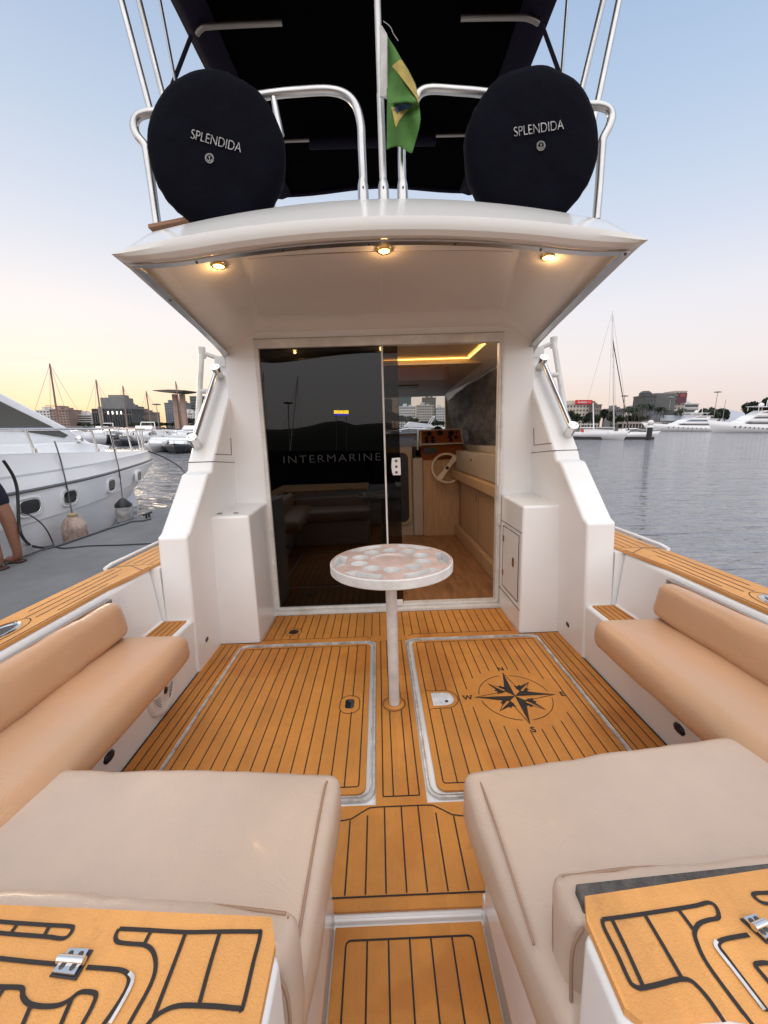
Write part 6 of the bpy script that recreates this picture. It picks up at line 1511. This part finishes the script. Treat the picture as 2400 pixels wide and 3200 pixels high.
# lifebuoys in black covers hung on the hoop rails
for sd_, cpx, txt, ang, lm, lab in (('l', (467, 312), 'SPLENDIDA', -15.5, letters, 'left round black buoy cover with clear SPLENDIDA lettering, hung on the hoop rail'), ('r', (1148, 303), 'SPLENDIDA', 6.5, lettersf, 'right round black buoy cover with worn SPLENDIDA lettering, hung on the hoop rail')):
    c = bp('d', *cpx, y=2.02) + Vector((0, 0, -.034)); RR = .272
    t = thing('buoy_cover', (c.x, c.y, c.z - RR), lab, 'buoy cover', 'black buoy covers on the rails', boat=True)
    q = MB(); prof = [(.02, -.052), (.12, -.052), (.20, -.052), (.255, -.047), (.282, -.032), (.296, -.008), (.298, .02), (.29, .05), (.26, .075), (.15, .085), (.02, .085)]
    rs = []; n = 72
    for r_, h in prof:
        ring = []
        for k in range(n):
            a = 2 * math.pi * k / n; w_ = 1 + (.016 * noise.noise(Vector((math.cos(a) * 3, math.sin(a) * 3, 5 if sd_ == 'l' else 9))) + .006 * math.sin(a * 31 + 2 * math.sin(3 * a)) * (1 if h > -.03 else 0)) * (r_ / .3)
            hh = h + .012 * noise.noise(Vector((r_ * 9 * math.cos(a), r_ * 9 * math.sin(a), 3))) * (0.3 + r_ * 2)
            ring.append((c.x + r_ * w_ * math.cos(a), c.y + hh, c.z + 1.035 * r_ * w_ * math.sin(a)))
        rs.append(ring)
    q.rings(rs); q.build('cover', fabric, t)
    tc_ = bp('a', 622, 731, y=1.96) if sd_ == 'l' else bp('b', 803, 665, y=1.96)
    q = MB(); Mt = Matrix.Translation((tc_.x, 1.9625, tc_.z)) @ Euler((R(90), R(-ang), 0)).to_matrix().to_4x4() @ Matrix.Diagonal((1.02, 1.25, 1, 1)); addtext(q, txt, .042, Mt, extrude=.0012, space=.98, bold=-.0006)
    q.build('lettering', lm, t)
    bc = bp('d', 452, 341, y=1.96) if sd_ == 'l' else bp('b', 815, 754, y=1.96)
    q = MB(); Y = 1.9625; sgm = lambda pts, w_: q.tube([(bc.x + a, Y, bc.z + b) for a, b in pts], w_, n=5)
    sgm([(.0175 * math.cos(a), .0175 * math.sin(a)) for a in [2 * math.pi * i / 24 for i in range(25)]], .0016); sgm([(.0135 * math.cos(a), .0135 * math.sin(a)) for a in [2 * math.pi * i / 24 for i in range(25)]], .0007)
    sgm([(0, -.010), (0, .009)], .0013); sgm([(-.005, .005), (.005, .005)], .0010); sgm([(.009 * math.cos(R(a)), -.001 + .009 * math.sin(R(a))) for a in range(190, 351, 16)], .0013)
    q.build('anchor_badge', letters, t)

# flagpole with flag
a = bp('d', 829, 432, y=2.12); b = bp('d', 815, 0, y=2.12)
t = thing('flagpole', (a.x, a.y, a.z - .1), 'slim white flagpole standing between the two hoop rails', 'flagpole', boat=True)
q = MB(); d = b - a; q.tube([a - d * .1, a + d * .55], .0165, n=14); q.tube([a + d * .54, a + d * 1.35], .0145, n=14); q.build('pole', mat('pole_white_alu', (.66, .64, .63), .35, .35, var=.15, vscale=12), t)
q = MB(); q.lathe([(.027, -.14), (.026, .02), (.024, .06), (.0175, .085)], (a.x, a.y, a.z), n=18); q.build('socket', alu, t)
YF = 2.04
def vp(x, y, Y=YF): return bp('v', x, y, y=Y)
ft = thing('flag', tuple(vp(350, 1200)), 'green yellow and blue flag hanging in folds from the flagpole', 'flag', boat=True)
Lp = [(355, 270), (352, 500), (350, 800), (345, 1100), (350, 1300), (345, 1500), (345, 1750), (345, 2050)]
Rp = [(362, 272), (470, 440), (575, 625), (690, 800), (800, 1020), (850, 1280), (878, 1560), (845, 1740), (745, 2100)]
def ev(tab, u):
    s = u * (len(tab) - 1); i = min(int(s), len(tab) - 2); f = s - i
    return (tab[i][0] + (tab[i + 1][0] - tab[i][0]) * f, tab[i][1] + (tab[i + 1][1] - tab[i][1]) * f)
def flagd(px, py):
    d = .018 * math.sin((px - 350) / 95 + py / 420) + .012 * math.sin(px / 60 - py / 170)
    if py > 1330: d += .020 * math.exp(-((py - 1420) / 90) ** 2) * (1 if px > 450 else .3)
    if 1150 < py < 1345: d -= .02 * math.exp(-((py - 1300) / 70) ** 2) * min(1, max(0, (px - 430) / 120))
    return d
def fpt(px, py, off=0): p = vp(px, py); sc2 = (YF + flagd(px, py) - off - BCAM.y) / (YF - BCAM.y); return BCAM + (p - BCAM) * sc2
q = MB()
def fl(u, v):
    l = ev(Lp, u); r = ev(Rp, u); px = l[0] + (r[0] - l[0]) * v; py = l[1] + (r[1] - l[1]) * v
    if u > .9: py -= 75 * math.sin(math.pi * min(1, v * 1.15)) * (u - .9) / .1
    return fpt(px, py)
q.grid(fl, 60, 16); cl_ = q.build('cloth', mat('flag_green', (.085, .22, .045), .85, var=.25, vscale=14, bump=.5, bscale=500), ft, recalc=False); so_ = cl_.modifiers.new('s', 'SOLIDIFY'); so_.thickness = .0015
def patch(poly, m, off, nm):
    bm = bmesh.new(); vs = [bm.verts.new((p[0], p[1], 0)) for p in poly]; f = bm.faces.new(vs)
    bmesh.ops.triangulate(bm, faces=[f]); 
    for _ in range(4): bmesh.ops.subdivide_edges(bm, edges=[e for e in bm.edges if e.calc_length() > 45], cuts=1, use_grid_fill=False); bmesh.ops.triangulate(bm, faces=bm.faces[:])
    q = MB(); bm.verts.index_update(); q.add([fpt(v.co.x, v.co.y, off) for v in bm.verts], [[v.index for v in f.verts] for f in bm.faces], 0, True); bm.free()
    q.build(nm, m, ft)
fy = mat('flag_yellow', (.56, .42, .12), .85, var=.3, vscale=16, bump=.5, bscale=500); fb = mat('flag_blue', (.06, .10, .19), .95, spec=.1, var=.4, vscale=20)
patch([(425, 738), (480, 690), (540, 640), (580, 640), (690, 815), (795, 1030), (838, 1200), (850, 1325), (800, 1220), (700, 1080), (600, 950), (500, 820)], fy, .010, 'yellow_band')
patch([(415, 1375), (465, 1380), (500, 1470), (560, 1440), (690, 1410), (610, 1500), (540, 1590), (488, 1700), (470, 1640), (445, 1500)], fy, .012, 'yellow_point')
patch([(468, 1380), (560, 1330), (640, 1328), (755, 1350), (690, 1400), (600, 1420), (545, 1440), (510, 1482), (490, 1440)], fb, .018, 'blue_globe')
q = MB(); q.grid(lambda u, v: BCAM + (vp(235 + 5 * u + (118 - (90 * max(0, .12 - u) / .12)) * v, 100 + 1130 * u) - BCAM) * ((YF + .004 * math.sin(6 * u + 3 * v)) / YF), 30, 5)
hs = q.build('hoist_sleeve', mat('sleeve_white', (.60, .58, .56), .85, var=.2, vscale=8), ft); s2 = hs.modifiers.new('s', 'SOLIDIFY'); s2.thickness = .002
q = MB(); q.tube(smooth([vp(290, 30), vp(400, 120), vp(450, 230), vp(525, 340)], 5), .0014, n=5); q.tube([vp(275, 1215), vp(350, 1255)], .002, n=5); q.build('flag_cord', mat('cord_grey', (.45, .44, .42), .9), ft)

# sun canopy over the flybridge
SC = 4.05
def cz(zm, x, y, z=SC): return bp(zm, x, y, z=z)
t = thing('sun_canopy', (MX, 3.4, SC), 'black canvas sun canopy stretched over the flybridge', 'canopy', boat=True)
l0, l1, r0, r1 = cz('d', 375, 0), cz('d', 480, 150), cz('d', 1197, 0), cz('d', 1133, 150)
fl_, fr2 = cz('d', 590, 420), cz('d', 1030, 412)
def cg(u, v):
    y = 1.9 + (fl_.y - 1.9) * u; xl_ = l0.x + (fl_.x - l0.x) * (y - l0.y) / (fl_.y - l0.y); xr_ = r0.x + (fr2.x - r0.x) * (y - r0.y) / (fr2.y - r0.y)
    x = xl_ + (xr_ - xl_) * v; return Vector((x, y + .03 * math.sin(9 * v) * (u > .98), SC + .05 * math.sin(math.pi * v) - .02 * math.sin(math.pi * 3 * u) ** 2))
q = MB(); q.grid(cg, 30, 20); cv = q.build('canvas', canopym, t, recalc=False); s3 = cv.modifiers.new('s', 'SOLIDIFY'); s3.thickness = .004; s3.offset = 1
for v0, sg in ((0, 1), (1, -1)):
    q = MB()
    rs = []
    for i in range(25):
        p = cg(i / 24, v0); rs.append([p, p + Vector((sg * .0, 0, -.04)), p + Vector((sg * .10, 0, -.055)), p + Vector((sg * .21, 0, -.02)), p + Vector((sg * .21, 0, -.012))])
    q.rings(rs, sm=True); q.build('edge_sleeve', canopyedge, t)
q = MB(); p0, p1 = cg(1, 0), cg(1, 1); q.tube([cg(1, k / 16) + Vector((0, .0, -.012)) for k in range(17)], .022, n=10); q.build('edge_sleeve', canopyedge, t)
zb = SC - .07
def bow(pts, r=.014): q = MB(); q.tube(smooth([cz(*p, z=zb) for p in pts], 5), r, n=10); q.build('frame_tube', mat('frame_tube_dull', (.30, .26, .23), .35, .8), t)
bow([('a', 525, 175), ('a', 545, 150), ('a', 600, 136), ('a', 965, 118)], .017); bow([('b', 398, 94), ('b', 690, 90), ('b', 760, 100), ('b', 800, 120)], .017)
bow([('a', 975, 731), ('a', 1105, 726)], .014); bow([('b', 270, 703), ('b', 425, 699)], .014)
a, b = cz('a', 1105, 745, z=zb + .01), cz('b', 268, 725, z=zb + .01); q = MB(); q.tube([a, b], .045, n=8); q.build('tube_sleeve', canopyedge, t)
for (p0, p1, r_, m_) in ((('d', 338, -40), ('d', 380, 182), .0085, alu), (('d', 413, 78), ('d', 372, 184), .011, canopyedge), (('d', 1228, -40), ('d', 1213, 165), .0085, alu), (('d', 1173, 60), ('d', 1211, 165), .011, canopyedge)):
    a = bp(*p0, y=2.75); b = bp(*p1, y=2.6); d = b - a
    q = MB(); q.tube([a, a + d * (1.0 if m_ is canopyedge else 2.3)], r_, n=9); q.build('support_leg' if m_ is alu else 'brace', m_, t)
for zx, y0, y1 in ((577, 425, 462), (590, 428, 460), (1034, 405, 445), (1046, 415, 450), (1062, 425, 455)):
    a = bp('d', zx, y0, y=3.6); b = bp('d', zx + 6, y1, y=3.6); d = b - a; q = MB(); q.tube([a - d * .3, a + d * 3.0], .006, n=6); q.build('strap', black if zx in (577, 1034, 1046) else alu, t)

# ------------------------------------------------------------------ put the boat and all that rests on it into the water frame
for o in BOAT:
    M0 = Matrix.Translation(o.location); M1 = T_BOAT @ M0
    o.location = M1.to_translation(); o.rotation_euler = M1.to_euler()
